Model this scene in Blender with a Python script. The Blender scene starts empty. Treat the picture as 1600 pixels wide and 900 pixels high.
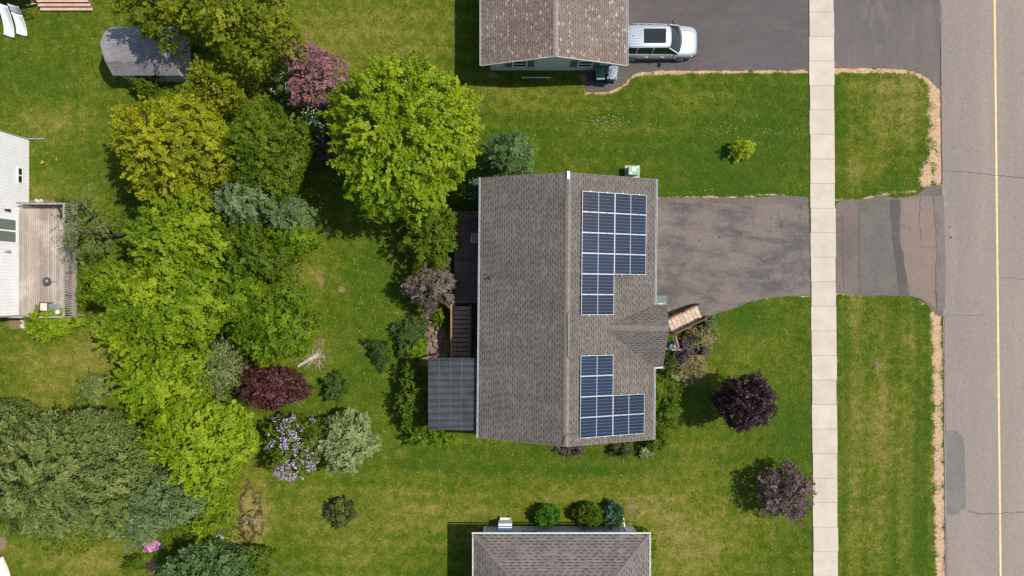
import bpy, math, random
import numpy as np
from mathutils import Vector, Matrix

random.seed(7)
R = math.radians
# ------------------------------------------------------------------ camera, sky, sun, exposure
H = 42.7            # camera height above the lawn, metres
F = 1067.0          # focal length in photo pixels (photo 1600 wide)
scn = bpy.context.scene
col = scn.collection
cam_d = bpy.data.cameras.new('camera'); cam = bpy.data.objects.new('camera', cam_d); col.objects.link(cam)
cam.location = (0, 0, H); cam.rotation_euler = (0, 0, 0)
cam_d.sensor_width = 36; cam_d.lens = 36 * F / 1600; cam_d.clip_end = 3000; cam_d.clip_start = 0.5
scn.camera = cam
SUN = Vector((0.63, 0.12, 1.0)).normalized()
world = bpy.data.worlds.new('World'); scn.world = world; world.use_nodes = True
wn = world.node_tree.nodes; wl = world.node_tree.links
bg = wn.get('Background') or wn.new('ShaderNodeBackground')
sky = wn.new('ShaderNodeTexSky'); sky.sky_type = 'NISHITA'; sky.sun_disc = False
sky.sun_elevation = math.asin(SUN.z); sky.sun_rotation = math.atan2(SUN.x, SUN.y)
wl.new(sky.outputs[0], bg.inputs[0]); bg.inputs[1].default_value = 0.13
sd = bpy.data.lights.new('sun', 'SUN'); sd.energy = 4.4; sd.angle = R(0.5); sd.color = (1.0, 0.93, 0.80)
sun = bpy.data.objects.new('sun', sd); col.objects.link(sun)
sun.rotation_euler = SUN.to_track_quat('Z', 'Y').to_euler(); sun.location = (20, 5, 30)
scn.view_settings.view_transform = 'Standard'; scn.view_settings.look = 'None'
scn.view_settings.exposure = 0.40; scn.view_settings.gamma = 1

# ------------------------------------------------------------------ measuring helper: photo pixel + height -> metres
def P(px, py, h=0.0):
    k = (H - h) / F
    return ((px - 800) * k, (450 - py) * k)
def P3(px, py, h=0.0):
    a = P(px, py, h); return (a[0], a[1], h)

# ------------------------------------------------------------------ material helpers
class N:
    """small node-graph writer"""
    def __init__(s, name):
        s.m = bpy.data.materials.new(name); s.m.use_nodes = True
        s.t = s.m.node_tree; s.t.nodes.clear()
        s.out = s.t.nodes.new('ShaderNodeOutputMaterial')
        s.b = s.t.nodes.new('ShaderNodeBsdfPrincipled')
        s.t.links.new(s.b.outputs[0], s.out.inputs[0])
    def n(s, typ, **kw):
        nd = s.t.nodes.new(typ)
        for k, v in kw.items():
            setattr(nd, k, v)
        return nd
    def l(s, a, b): s.t.links.new(a, b)
    def put(s, inp, v):
        if isinstance(v, bpy.types.NodeSocket): s.l(v, inp)
        elif isinstance(v, (tuple, list)) and len(v) == 3 and inp.type == 'RGBA': inp.default_value = (*v, 1)
        else: inp.default_value = v
    def math(s, op, a, b=None, c=None, clamp=False):
        nd = s.n('ShaderNodeMath', operation=op, use_clamp=clamp)
        s.put(nd.inputs[0], a)
        if b is not None: s.put(nd.inputs[1], b)
        if c is not None: s.put(nd.inputs[2], c)
        return nd.outputs[0]
    def mix(s, f, a, b, mode='MIX'):
        nd = s.n('ShaderNodeMix', data_type='RGBA', blend_type=mode)
        s.put(nd.inputs[0], f); s.put(nd.inputs[6], a); s.put(nd.inputs[7], b)
        return nd.outputs[2]
    def coords(s, kind='Object', scale=(1, 1, 1), rot=(0, 0, 0)):
        tc = s.n('ShaderNodeTexCoord'); mp = s.n('ShaderNodeMapping')
        s.l(tc.outputs[kind], mp.inputs[0]); mp.inputs['Scale'].default_value = scale; mp.inputs['Rotation'].default_value = rot
        return mp.outputs[0]
    def noise(s, vec, scale, detail=3, rough=0.55, dist=0.0):
        nd = s.n('ShaderNodeTexNoise'); s.l(vec, nd.inputs['Vector'])
        nd.inputs['Scale'].default_value = scale; nd.inputs['Detail'].default_value = detail
        nd.inputs['Roughness'].default_value = rough; nd.inputs['Distortion'].default_value = dist
        return nd.outputs[0]
    def ramp(s, v, stops):
        nd = s.n('ShaderNodeValToRGB'); s.l(v, nd.inputs[0]); e = nd.color_ramp.elements
        while len(e) < len(stops): e.new(0.5)
        for i, (p, c) in enumerate(stops):
            e[i].position = p; e[i].color = (*c, 1) if isinstance(c, tuple) else (c, c, c, 1)
        return nd.outputs[0]
    def step(s, v, lo, hi):
        nd = s.n('ShaderNodeMapRange', clamp=True, interpolation_type='SMOOTHSTEP'); s.put(nd.inputs[0], v)
        nd.inputs[1].default_value = lo; nd.inputs[2].default_value = hi
        return nd.outputs[0]
    def attr(s, name):
        nd = s.n('ShaderNodeAttribute', attribute_name=name); return nd.outputs['Fac']
    def bump(s, h, strength=0.3, dist=0.02):
        nd = s.n('ShaderNodeBump'); nd.inputs['Strength'].default_value = strength; nd.inputs['Distance'].default_value = dist
        s.l(h, nd.inputs['Height']); s.l(nd.outputs[0], s.b.inputs['Normal'])
    def fin(s, color=None, rough=0.8, metal=0.0, spec=None):
        if color is not None: s.put(s.b.inputs['Base Color'], color)
        s.put(s.b.inputs['Roughness'], rough); s.b.inputs['Metallic'].default_value = metal
        if spec is not None: s.b.inputs['Specular IOR Level'].default_value = spec
        return s.m

def simple(name, c, rough=0.7, metal=0.0, var=0.12, scale=3.0, bump=0.0, spec=None):
    g = N(name); v = g.coords('Object'); n1 = g.noise(v, scale, 4); n2 = g.noise(v, scale * 9, 2)
    f = g.math('ADD', g.math('MULTIPLY', n1, 0.6), g.math('MULTIPLY', n2, 0.4))
    lo = tuple(x * (1 - var * 2) for x in c); hi = tuple(min(1, x * (1 + var * 2)) for x in c)
    if bump: g.bump(n2, bump, 0.01)
    return g.fin(g.ramp(f, [(0.3, lo), (0.7, hi)]), rough, metal, spec)

M = {}
def cracks(g, v, scale, width):
    w = g.n('ShaderNodeTexVoronoi', feature='DISTANCE_TO_EDGE'); w.inputs['Scale'].default_value = scale
    nz = g.n('ShaderNodeTexNoise'); g.l(v, nz.inputs['Vector']); nz.inputs['Scale'].default_value = 2.2; nz.inputs['Detail'].default_value = 4
    mv = g.n('ShaderNodeVectorMath', operation='MULTIPLY_ADD'); g.l(nz.outputs['Color'], mv.inputs[0]); mv.inputs[1].default_value = (0.9,) * 3; g.l(v, mv.inputs[2])
    g.l(mv.outputs[0], w.inputs['Vector'])
    return g.step(w.outputs['Distance'], width, 0.0)
def asphalt(name, a, b, c, mottle, streak, crack=0.0, speck=0.10, stretch=(1, 1, 1)):
    """a base, b second tone in large blotches, c pale worn tone"""
    g = N(name); v = g.coords('Object', stretch); vo = g.coords('Object')
    big = g.noise(v, mottle, 5, 0.6, 0.4); mid = g.noise(v, mottle * 4.5, 4, 0.65)
    cc = g.mix(g.step(big, 0.38, 0.66), a, b)
    cc = g.mix(g.math('MULTIPLY', g.step(mid, 0.48, 0.72), streak), cc, c)
    fine = g.noise(vo, 16, 3, 0.85); fine2 = g.noise(vo, 6, 3, 0.75)
    fr = g.math('ADD', g.math('MULTIPLY', fine, 0.6), g.math('MULTIPLY', fine2, 0.4))
    cc = g.mix(1.0, cc, g.ramp(fr, [(0.30, 1 - speck * 2.6), (0.70, 1.0)]), 'MULTIPLY')
    if crack:
        ck = g.math('MULTIPLY', cracks(g, vo, 0.55, 0.018), g.step(big, 0.35, 0.6))
        ck2 = g.math('MULTIPLY', cracks(g, vo, 1.7, 0.03), g.step(mid, 0.5, 0.65))
        cc = g.mix(g.math('MULTIPLY', g.math('MAXIMUM', ck, ck2), crack), cc, tuple(x * 0.35 for x in a))
    g.bump(fine, 0.35, 0.01)
    return g.fin(cc, 0.92, spec=0.25)

M['road'] = asphalt('road_asphalt', (0.275, 0.228, 0.197), (0.240, 0.203, 0.180), (0.312, 0.258, 0.220), 0.16, 0.6, 0.0, 0.17, (1.9, 0.16, 1))
M['drive_up'] = asphalt('dark_asphalt', (0.088, 0.077, 0.076), (0.105, 0.093, 0.092), (0.150, 0.118, 0.100), 0.28, 0.40, 0.0, 0.12, (0.5, 1.2, 1))
M['apron_up'] = asphalt('apron_asphalt', (0.105, 0.095, 0.096), (0.130, 0.110, 0.103), (0.20, 0.150, 0.120), 0.35, 0.5, 0.0, 0.10, (1.4, 0.35, 1))
M['drive_main'] = asphalt('worn_asphalt', (0.182, 0.148, 0.130), (0.094, 0.087, 0.086), (0.232, 0.188, 0.162), 0.62, 0.62, 0.7, 0.16, (0.55, 1.3, 1))
M['apron'] = asphalt('brown_asphalt', (0.155, 0.122, 0.108), (0.125, 0.102, 0.093), (0.180, 0.142, 0.124), 0.5, 0.4, 0.7, 0.12)
M['patch_grey'] = asphalt('patch_asphalt_grey', (0.122, 0.112, 0.100), (0.142, 0.128, 0.112), (0.170, 0.150, 0.130), 0.8, 0.5, 0.5, 0.14)
M['patch_dark'] = asphalt('patch_asphalt_dark', (0.084, 0.076, 0.071), (0.102, 0.090, 0.083), (0.12, 0.11, 0.10), 0.9, 0.4, 0, 0.12)
M['patch_pink'] = asphalt('patch_asphalt_pink', (0.205, 0.155, 0.130), (0.185, 0.142, 0.122), (0.23, 0.178, 0.148), 0.6, 0.3, 0.45, 0.10)
M['patch_road'] = asphalt('road_patch', (0.148, 0.136, 0.130), (0.172, 0.157, 0.148), (0.190, 0.172, 0.160), 0.8, 0.3, 0, 0.10)
M['patch_edge'] = asphalt('patch_edge_strip', (0.175, 0.150, 0.138), (0.150, 0.132, 0.124), (0.215, 0.180, 0.162), 0.9, 0.5, 0.5, 0.14)
M['tar'] = simple('tar', (0.045, 0.04, 0.038), 0.8)
M['scuff'] = simple('scuff', (0.062, 0.054, 0.052), 0.85)
M['crack'] = simple('crack_dirt', (0.085, 0.072, 0.064), 0.9)

def concrete():
    g = N('sidewalk_concrete'); v = g.coords('Object')
    a = g.noise(v, 1.1, 5, 0.6); b = g.noise(v, 24, 2, 0.7)
    c = g.ramp(a, [(0.3, (0.42, 0.365, 0.305)), (0.7, (0.50, 0.44, 0.372))])
    c = g.mix(1.0, c, g.ramp(b, [(0.25, 0.86), (0.7, 1.0)]), 'MULTIPLY')
    gi = g.n('ShaderNodeNewGeometry'); c = g.mix(1.0, c, g.ramp(gi.outputs['Random Per Island'], [(0.0, 0.93), (0.5, 0.98), (1.0, 1.02)]), 'MULTIPLY')
    st = g.noise(v, 3.3, 4, 0.7)
    c = g.mix(g.math('MULTIPLY', g.step(st, 0.60, 0.75), 0.22), c, (0.30, 0.235, 0.17))
    g.bump(b, 0.2, 0.01); return g.fin(c, 0.9, spec=0.3)
M['concrete'] = concrete()

def paint_yellow():
    g = N('road_paint_yellow'); v = g.coords('Object'); a = g.noise(v, 14, 3, 0.7); b = g.noise(v, 1.2, 3)
    c = g.mix(g.step(a, 0.52, 0.68), (0.56, 0.40, 0.17), (0.36, 0.29, 0.20))
    c = g.mix(g.step(b, 0.45, 0.7), c, (0.60, 0.45, 0.20)); return g.fin(c, 0.7)
M['yellow'] = paint_yellow()

def lawn():
    g = N('lawn_grass'); v = g.coords('Object'); g_fine = g.noise(v, 8.5, 3, 0.75); mid = g.noise(v, 1.7, 4, 0.65, 0.3); big = g.noise(v, 0.33, 4, 0.6)
    vs = g.noise(v, 26, 2, 0.8)
    dry = g.attr('dry'); lush = g.attr('lush'); sand = g.attr('sand'); dirt = g.attr('dirt')
    k = g.math('ADD', g.math('MULTIPLY', g.math('SUBTRACT', mid, 0.5), 1.5), g.math('MULTIPLY', g.math('SUBTRACT', g_fine, 0.5), 1.3))
    k = g.math('ADD', k, g.math('MULTIPLY', g.math('SUBTRACT', big, 0.5), 0.7))
    d = g.math('ADD', dry, k, clamp=True)
    c = g.ramp(d, [(0.0, (0.036, 0.074, 0.002)), (0.35, (0.076, 0.106, 0.005)), (0.7, (0.145, 0.140, 0.020)), (1.0, (0.215, 0.175, 0.060))])
    c = g.mix(g.math('MULTIPLY', lush, g.step(mid, 0.25, 0.6)), c, (0.030, 0.078, 0.004))
    c = g.mix(1.0, c, g.ramp(vs, [(0.25, 0.62), (0.7, 1.18)]), 'MULTIPLY')
    # bare earth
    e = g.step(g.math('ADD', dirt, g.math('MULTIPLY', g.math('SUBTRACT', g_fine, 0.5), 1.3)), 0.45, 0.75)
    c = g.mix(e, c, g.ramp(g.noise(v, 9, 3), [(0.3, (0.13, 0.085, 0.045)), (0.7, (0.24, 0.165, 0.095))]))
    # sandy verge
    s = g.step(g.math('ADD', sand, g.math('ADD', g.math('MULTIPLY', g.math('SUBTRACT', g_fine, 0.5), 1.5), g.math('MULTIPLY', g.math('SUBTRACT', mid, 0.5), 1.1))), 0.40, 0.68)
    sc = g.ramp(g.noise(v, 5, 5, 0.8), [(0.3, (0.25, 0.18, 0.12)), (0.5, (0.42, 0.28, 0.175)), (0.70, (0.64, 0.42, 0.255))])
    sc = g.mix(1.0, sc, g.ramp(vs, [(0.25, 0.68), (0.7, 1.1)]), 'MULTIPLY')
    c = g.mix(s, c, sc)
    g.bump(vs, 0.6, 0.03); return g.fin(c, 0.95, spec=0.15)
M['lawn'] = lawn()

def blade():
    g = N('grass_blades'); dry = g.attr('dry'); tone = g.attr('tone'); v = g.coords('Object')
    mid = g.noise(v, 1.7, 4, 0.65, 0.3); tuft = g.noise(v, 6.5, 3, 0.75); big = g.noise(v, 0.33, 4, 0.6)
    k = g.math('ADD', g.math('MULTIPLY', g.math('SUBTRACT', mid, 0.5), 1.9), g.math('MULTIPLY', g.math('SUBTRACT', tuft, 0.5), 1.5))
    k = g.math('ADD', k, g.math('MULTIPLY', g.math('SUBTRACT', big, 0.5), 0.6))
    c = g.ramp(g.math('ADD', dry, k, clamp=True), [(0.0, (0.042, 0.088, 0.002)), (0.35, (0.088, 0.124, 0.005)), (0.7, (0.165, 0.160, 0.022)), (1.0, (0.250, 0.205, 0.072))])
    c = g.mix(1.0, c, g.ramp(tone, [(0, 0.50), (1, 1.45)]), 'MULTIPLY')
    c = g.mix(1.0, c, g.ramp(tuft, [(0.30, 0.66), (0.70, 1.22)]), 'MULTIPLY')
    return g.fin(c, 0.8, spec=0.2)
M['blade'] = blade()

def shingles(name, base, dark, light, rowh, tab, frac_dark=0.5, frac_light=0.1, dots=None):
    g = N(name); tc = g.n('ShaderNodeTexCoord'); sp = g.n('ShaderNodeSeparateXYZ'); g.l(tc.outputs['UV'], sp.inputs[0])
    vv = g.math('DIVIDE', sp.outputs[1], rowh); row = g.math('FLOOR', vv); fv = g.math('SUBTRACT', vv, row)
    wn1 = g.n('ShaderNodeTexWhiteNoise', noise_dimensions='1D'); g.l(row, wn1.inputs['W'])
    uu = g.math('ADD', g.math('DIVIDE', sp.outputs[0], tab), g.math('ADD', g.math('MULTIPLY', row, 0.5), g.math('MULTIPLY', wn1.outputs[0], 0.45)))
    cu = g.math('FLOOR', uu); fu = g.math('SUBTRACT', uu, cu)
    cb = g.n('ShaderNodeCombineXYZ'); g.l(cu, cb.inputs[0]); g.l(row, cb.inputs[1])
    wn2 = g.n('ShaderNodeTexWhiteNoise', noise_dimensions='2D'); g.l(cb.outputs[0], wn2.inputs['Vector'])
    r = wn2.outputs['Value']; sc = g.n('ShaderNodeSeparateColor'); g.l(wn2.outputs['Color'], sc.inputs[0]); r2 = sc.outputs[1]; r3 = sc.outputs[2]
    c = g.mix(g.math('MULTIPLY', r2, 0.55), base, light)
    v = g.coords('Object'); w = g.noise(v, 0.45, 4, 0.6); gr = g.noise(v, 38, 2, 0.8)
    if dots is not None:
        dm = g.math('MULTIPLY', g.step(r3, 1 - frac_light - 0.01, 1 - frac_light), g.step(g.math('ABSOLUTE', g.math('SUBTRACT', fu, 0.5)), 0.36, 0.28)); dm = g.math('MULTIPLY', dm, g.step(fv, 0.22, 0.3))
        c = g.mix(g.math('MULTIPLY', dm, g.math('ADD', 0.3, g.math('MULTIPLY', r2, 0.7))), c, dots)
    dash = g.math('MULTIPLY', g.step(fv, 0.48, 0.30), g.step(r, 1 - frac_dark - 0.02, 1 - frac_dark))  # shadows cast by the thicker tabs, painted into the colour as dark dashes
    dash = g.math('MULTIPLY', dash, g.step(g.math('ABSOLUTE', g.math('SUBTRACT', fu, 0.5)), 0.33, 0.27))
    c = g.mix(g.math('MULTIPLY', dash, 0.85), c, dark)
    c = g.mix(g.math('MULTIPLY', g.step(fv, 0.16, 0.05), 0.45), c, dark)
    c = g.mix(1.0, c, g.ramp(w, [(0.25, 0.84), (0.75, 1.14)]), 'MULTIPLY')
    mp = g.n('ShaderNodeMapping'); g.l(tc.outputs['UV'], mp.inputs[0]); mp.inputs['Scale'].default_value = (2.6, 0.22, 1); sk = g.noise(mp.outputs[0], 1.0, 4, 0.65)
    c = g.mix(1.0, c, g.ramp(sk, [(0.30, 0.86), (0.55, 1.02), (0.75, 1.10)]), 'MULTIPLY')
    c = g.mix(1.0, c, g.ramp(gr, [(0.25, 0.80), (0.75, 1.15)]), 'MULTIPLY')
    g.bump(g.math('SUBTRACT', g.math('MULTIPLY', fv, -1.0), g.math('MULTIPLY', dash, 0.8)), 0.35, 0.012)
    return g.fin(c, 0.93, spec=0.2)
M['sh_main'] = shingles('shingles_brown_grey', (0.112, 0.096, 0.084), (0.042, 0.036, 0.034), (0.165, 0.148, 0.132), 0.142, 0.36, 0.86)
M['sh_up'] = shingles('shingles_tan_flecked', (0.150, 0.117, 0.098), (0.052, 0.040, 0.036), (0.195, 0.155, 0.128), 0.142, 0.25, 0.70, 0.13, (0.40, 0.33, 0.24))
M['sh_low'] = shingles('shingles_mauve_grey', (0.122, 0.104, 0.097), (0.048, 0.040, 0.040), (0.185, 0.162, 0.150), 0.165, 0.42, 0.85)
M['sh_shed'] = shingles('shingles_pale_grey', (0.20, 0.19, 0.20), (0.11, 0.105, 0.11), (0.27, 0.26, 0.265), 0.14, 0.3, 0.3)
M['cap'] = simple('ridge_cap', (0.150, 0.130, 0.112), 0.9, 0, 0.16, 5, 0.3)
M['cap_low'] = simple('hip_cap_mauve', (0.125, 0.107, 0.098), 0.9, 0, 0.2, 5, 0.3)
M['cap_up'] = simple('ridge_cap_tan', (0.20, 0.165, 0.14), 0.9, 0, 0.16, 5, 0.3)

def siding(name, c, pitch=0.11, axis='Z'):
    g = N(name); tc = g.n('ShaderNodeTexCoord'); sp = g.n('ShaderNodeSeparateXYZ'); g.l(tc.outputs['Object'], sp.inputs[0])
    z = g.math('DIVIDE', sp.outputs[axis], pitch); f = g.math('FRACT', z)
    n1 = g.noise(g.coords('Object'), 1.5, 4)
    cc = g.mix(1.0, c, g.ramp(n1, [(0.3, 0.90), (0.7, 1.0)]), 'MULTIPLY')
    cc = g.mix(g.step(f, 0.12, 0.0), cc, tuple(x * 0.55 for x in c)); g.bump(f, 0.5, 0.015)
    return g.fin(cc, 0.6)
M['sid_grey'] = siding('siding_blue_grey', (0.50, 0.58, 0.57))
M['sid_pale'] = siding('siding_pale_grey', (0.62, 0.66, 0.68))
M['sid_white'] = siding('siding_white', (0.74, 0.75, 0.78), 0.2, 'Y')
M['sid_main'] = siding('siding_cream', (0.55, 0.52, 0.46))
M['white'] = simple('white_trim', (0.74, 0.75, 0.76), 0.45, 0, 0.04)
M['gutter'] = simple('gutter_grey_white', (0.47, 0.49, 0.50), 0.5, 0, 0.08)
M['offwhite'] = simple('weathered_white', (0.62, 0.61, 0.58), 0.6, 0, 0.08)
M['plastic_white'] = simple('white_plastic', (0.78, 0.79, 0.82), 0.35, 0, 0.03)
M['slide_grey'] = simple('grey_plastic', (0.36, 0.38, 0.41), 0.5, 0, 0.05)
M['dark'] = simple('dark_metal', (0.03, 0.03, 0.033), 0.5)
M['black'] = simple('black_rubber', (0.018, 0.018, 0.018), 0.8)
M['grey_metal'] = simple('grey_metal', (0.42, 0.43, 0.44), 0.4, 0.6)
M['glass'] = N('window_glass').fin((0.012, 0.02, 0.02), 0.08, 0, 0.5)
M['glass_house'] = N('house_glass').fin((0.10, 0.13, 0.115), 0.25, 0, 0.6)
M['shutter'] = siding('shutter_brown', (0.17, 0.125, 0.115), 0.05, 'Z')
M['door'] = simple('door_paint', (0.16, 0.06, 0.04), 0.5)

def wood(name, a, b, board, axis='X', gapc=0.3, wear=None, rough=0.85):
    """boards laid side by side along one object axis"""
    g = N(name); tc = g.n('ShaderNodeTexCoord'); sp = g.n('ShaderNodeSeparateXYZ'); g.l(tc.outputs['Object'], sp.inputs[0])
    z = g.math('DIVIDE', sp.outputs[axis], board); k = g.math('FLOOR', z); f = g.math('FRACT', z)
    wn = g.n('ShaderNodeTexWhiteNoise', noise_dimensions='1D'); g.l(k, wn.inputs['W'])
    st = (12, 0.8, 3) if axis == 'X' else (0.8, 12, 3)
    gr = g.noise(g.coords('Object', st), 1.2, 5, 0.7); pt = g.noise(g.coords('Object'), 0.8, 4, 0.65)
    fm = g.math('ADD', g.math('MULTIPLY', wn.outputs[0], 0.4), g.math('MULTIPLY', gr, 0.6))
    c = g.ramp(fm, [(0.25, a), (0.75, b)])
    if wear: c = g.mix(g.math('MULTIPLY', g.step(pt, 0.45, 0.68), 0.6), c, wear)
    c = g.mix(g.math('MAXIMUM', g.step(f, 0.07, 0.03), g.step(f, 0.93, 0.97)), c, tuple(x * gapc for x in a))
    g.bump(gr, 0.3, 0.01)
    return g.fin(c, rough)
M['deck_grey'] = wood('deck_weathered', (0.20, 0.162, 0.135), (0.35, 0.295, 0.255), 0.144, 'X', 0.45, (0.43, 0.385, 0.345))
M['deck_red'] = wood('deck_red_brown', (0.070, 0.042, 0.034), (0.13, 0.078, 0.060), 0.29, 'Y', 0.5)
M['wood_pale'] = simple('wood_pale', (0.47, 0.355, 0.265), 0.85, 0, 0.22, 5, 0.3)
M['timber_pale'] = simple('wood_pale_grey', (0.40, 0.31, 0.24), 0.85, 0, 0.25, 6, 0.3)
M['wood_orange'] = simple('wood_orange', (0.30, 0.145, 0.075), 0.8, 0, 0.2, 4, 0.3)
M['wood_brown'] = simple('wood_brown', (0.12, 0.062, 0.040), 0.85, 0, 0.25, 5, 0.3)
M['wood_tread'] = simple('wood_tread', (0.26, 0.155, 0.105), 0.85, 0, 0.22, 4, 0.3)
M['wood_grey'] = simple('wood_grey', (0.25, 0.22, 0.20), 0.9, 0, 0.2, 6, 0.3)
M['timber'] = simple('timber', (0.45, 0.30, 0.22), 0.85, 0, 0.15, 4, 0.2)
M['bark'] = simple('bark', (0.10, 0.075, 0.055), 0.95, 0, 0.3, 8, 0.6)
M['deadwood'] = simple('deadwood', (0.38, 0.32, 0.26), 0.95, 0, 0.3, 9, 0.5)
M['stone'] = simple('stone', (0.17, 0.125, 0.095), 0.95, 0, 0.35, 5, 0.5)
M['stone_pale'] = simple('stone_pale', (0.5, 0.44, 0.38), 0.9, 0, 0.15, 6, 0.3)
M['blue'] = simple('blue_plastic', (0.05, 0.27, 0.55), 0.4)
M['green_bin'] = simple('green_plastic', (0.022, 0.085, 0.042), 0.45, 0, 0.1)
M['green_bin_lid'] = simple('green_lid', (0.045, 0.16, 0.085), 0.45, 0, 0.1)
M['green_lip'] = simple('green_lip', (0.20, 0.36, 0.24), 0.4, 0, 0.1)
M['grey_bin'] = simple('grey_bin', (0.075, 0.09, 0.115), 0.5, 0, 0.1)
M['tarp'] = simple('crumpled_bag', (0.19, 0.225, 0.28), 0.4, 0, 0.45, 9, 0.8)
M['green_box'] = simple('green_cabinet', (0.16, 0.30, 0.19), 0.5, 0, 0.08)
M['sticker'] = simple('sticker', (0.66, 0.72, 0.67), 0.5)
M['teal'] = simple('teal_mat', (0.075, 0.115, 0.115), 0.6)

def corrugated():
    g = N('corrugated_panel'); tc = g.n('ShaderNodeTexCoord'); sp = g.n('ShaderNodeSeparateXYZ'); g.l(tc.outputs['Object'], sp.inputs[0])
    w = g.math('SINE', g.math('MULTIPLY', sp.outputs[1], 6.2832 / 0.11)); n1 = g.noise(g.coords('Object'), 0.9, 4, 0.7)
    c = g.ramp(n1, [(0.35, (0.034, 0.039, 0.044)), (0.75, (0.078, 0.085, 0.088))])
    c = g.mix(g.math('MULTIPLY', g.step(w, 0.2, 0.9), 0.18), c, (0.10, 0.11, 0.12))
    g.bump(w, 0.6, 0.02); return g.fin(c, 0.45)
M['corr'] = corrugated()

def solar():
    g = N('solar_cells'); tc = g.n('ShaderNodeTexCoord'); sp = g.n('ShaderNodeSeparateXYZ'); g.l(tc.outputs['UV'], sp.inputs[0])
    u, v = sp.outputs[0], sp.outputs[1]     # both 0..1 over the glass
    def lines(x, n, w):
        f = g.math('FRACT', g.math('MULTIPLY', x, n)); d = g.math('ABSOLUTE', g.math('SUBTRACT', f, 0.5))
        return g.step(d, 0.5 - w, 0.5 - w * 0.5)
    hl = lines(v, 6.0, 0.055); vl = lines(u, 24.0, 0.10)
    mid = g.math('MULTIPLY', g.step(g.math('ABSOLUTE', g.math('SUBTRACT', u, 0.5)), 0.009, 0.005), 0.7)
    oi = g.n('ShaderNodeObjectInfo'); nz = g.noise(g.coords('Object'), 0.7, 2)
    base = g.mix(g.math('MULTIPLY', g.math('ADD', oi.outputs['Random'], nz), 0.5), (0.008, 0.009, 0.013), (0.007, 0.020, 0.055))
    cu = g.math('FLOOR', g.math('MULTIPLY', u, 24)); cv = g.math('FLOOR', g.math('MULTIPLY', v, 6))
    cb = g.n('ShaderNodeCombineXYZ'); g.l(cu, cb.inputs[0]); g.l(cv, cb.inputs[1]); g.l(oi.outputs['Random'], cb.inputs[2])
    wn = g.n('ShaderNodeTexWhiteNoise', noise_dimensions='3D'); g.l(cb.outputs[0], wn.inputs['Vector'])
    base = g.mix(g.math('MULTIPLY', wn.outputs[0], 0.35), base, (0.010, 0.024, 0.050))
    c = g.mix(g.math('MULTIPLY', vl, 0.10), base, (0.16, 0.22, 0.32))
    c = g.mix(g.math('MULTIPLY', hl, 0.42), c, (0.24, 0.30, 0.40)); c = g.mix(mid, c, (0.55, 0.60, 0.66))
    return g.fin(c, 0.18, 0, 0.28)
M['solar'] = solar()
M['alu'] = simple('aluminium', (0.44, 0.46, 0.50), 0.4, 0.2, 0.03)

def car_paint():
    g = N('silver_car_paint'); g.b.inputs['Coat Weight'].default_value = 0.7; g.b.inputs['Coat Roughness'].default_value = 0.06
    return g.fin((0.42, 0.46, 0.51), 0.34, 0.45)
M['car'] = car_paint()

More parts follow.
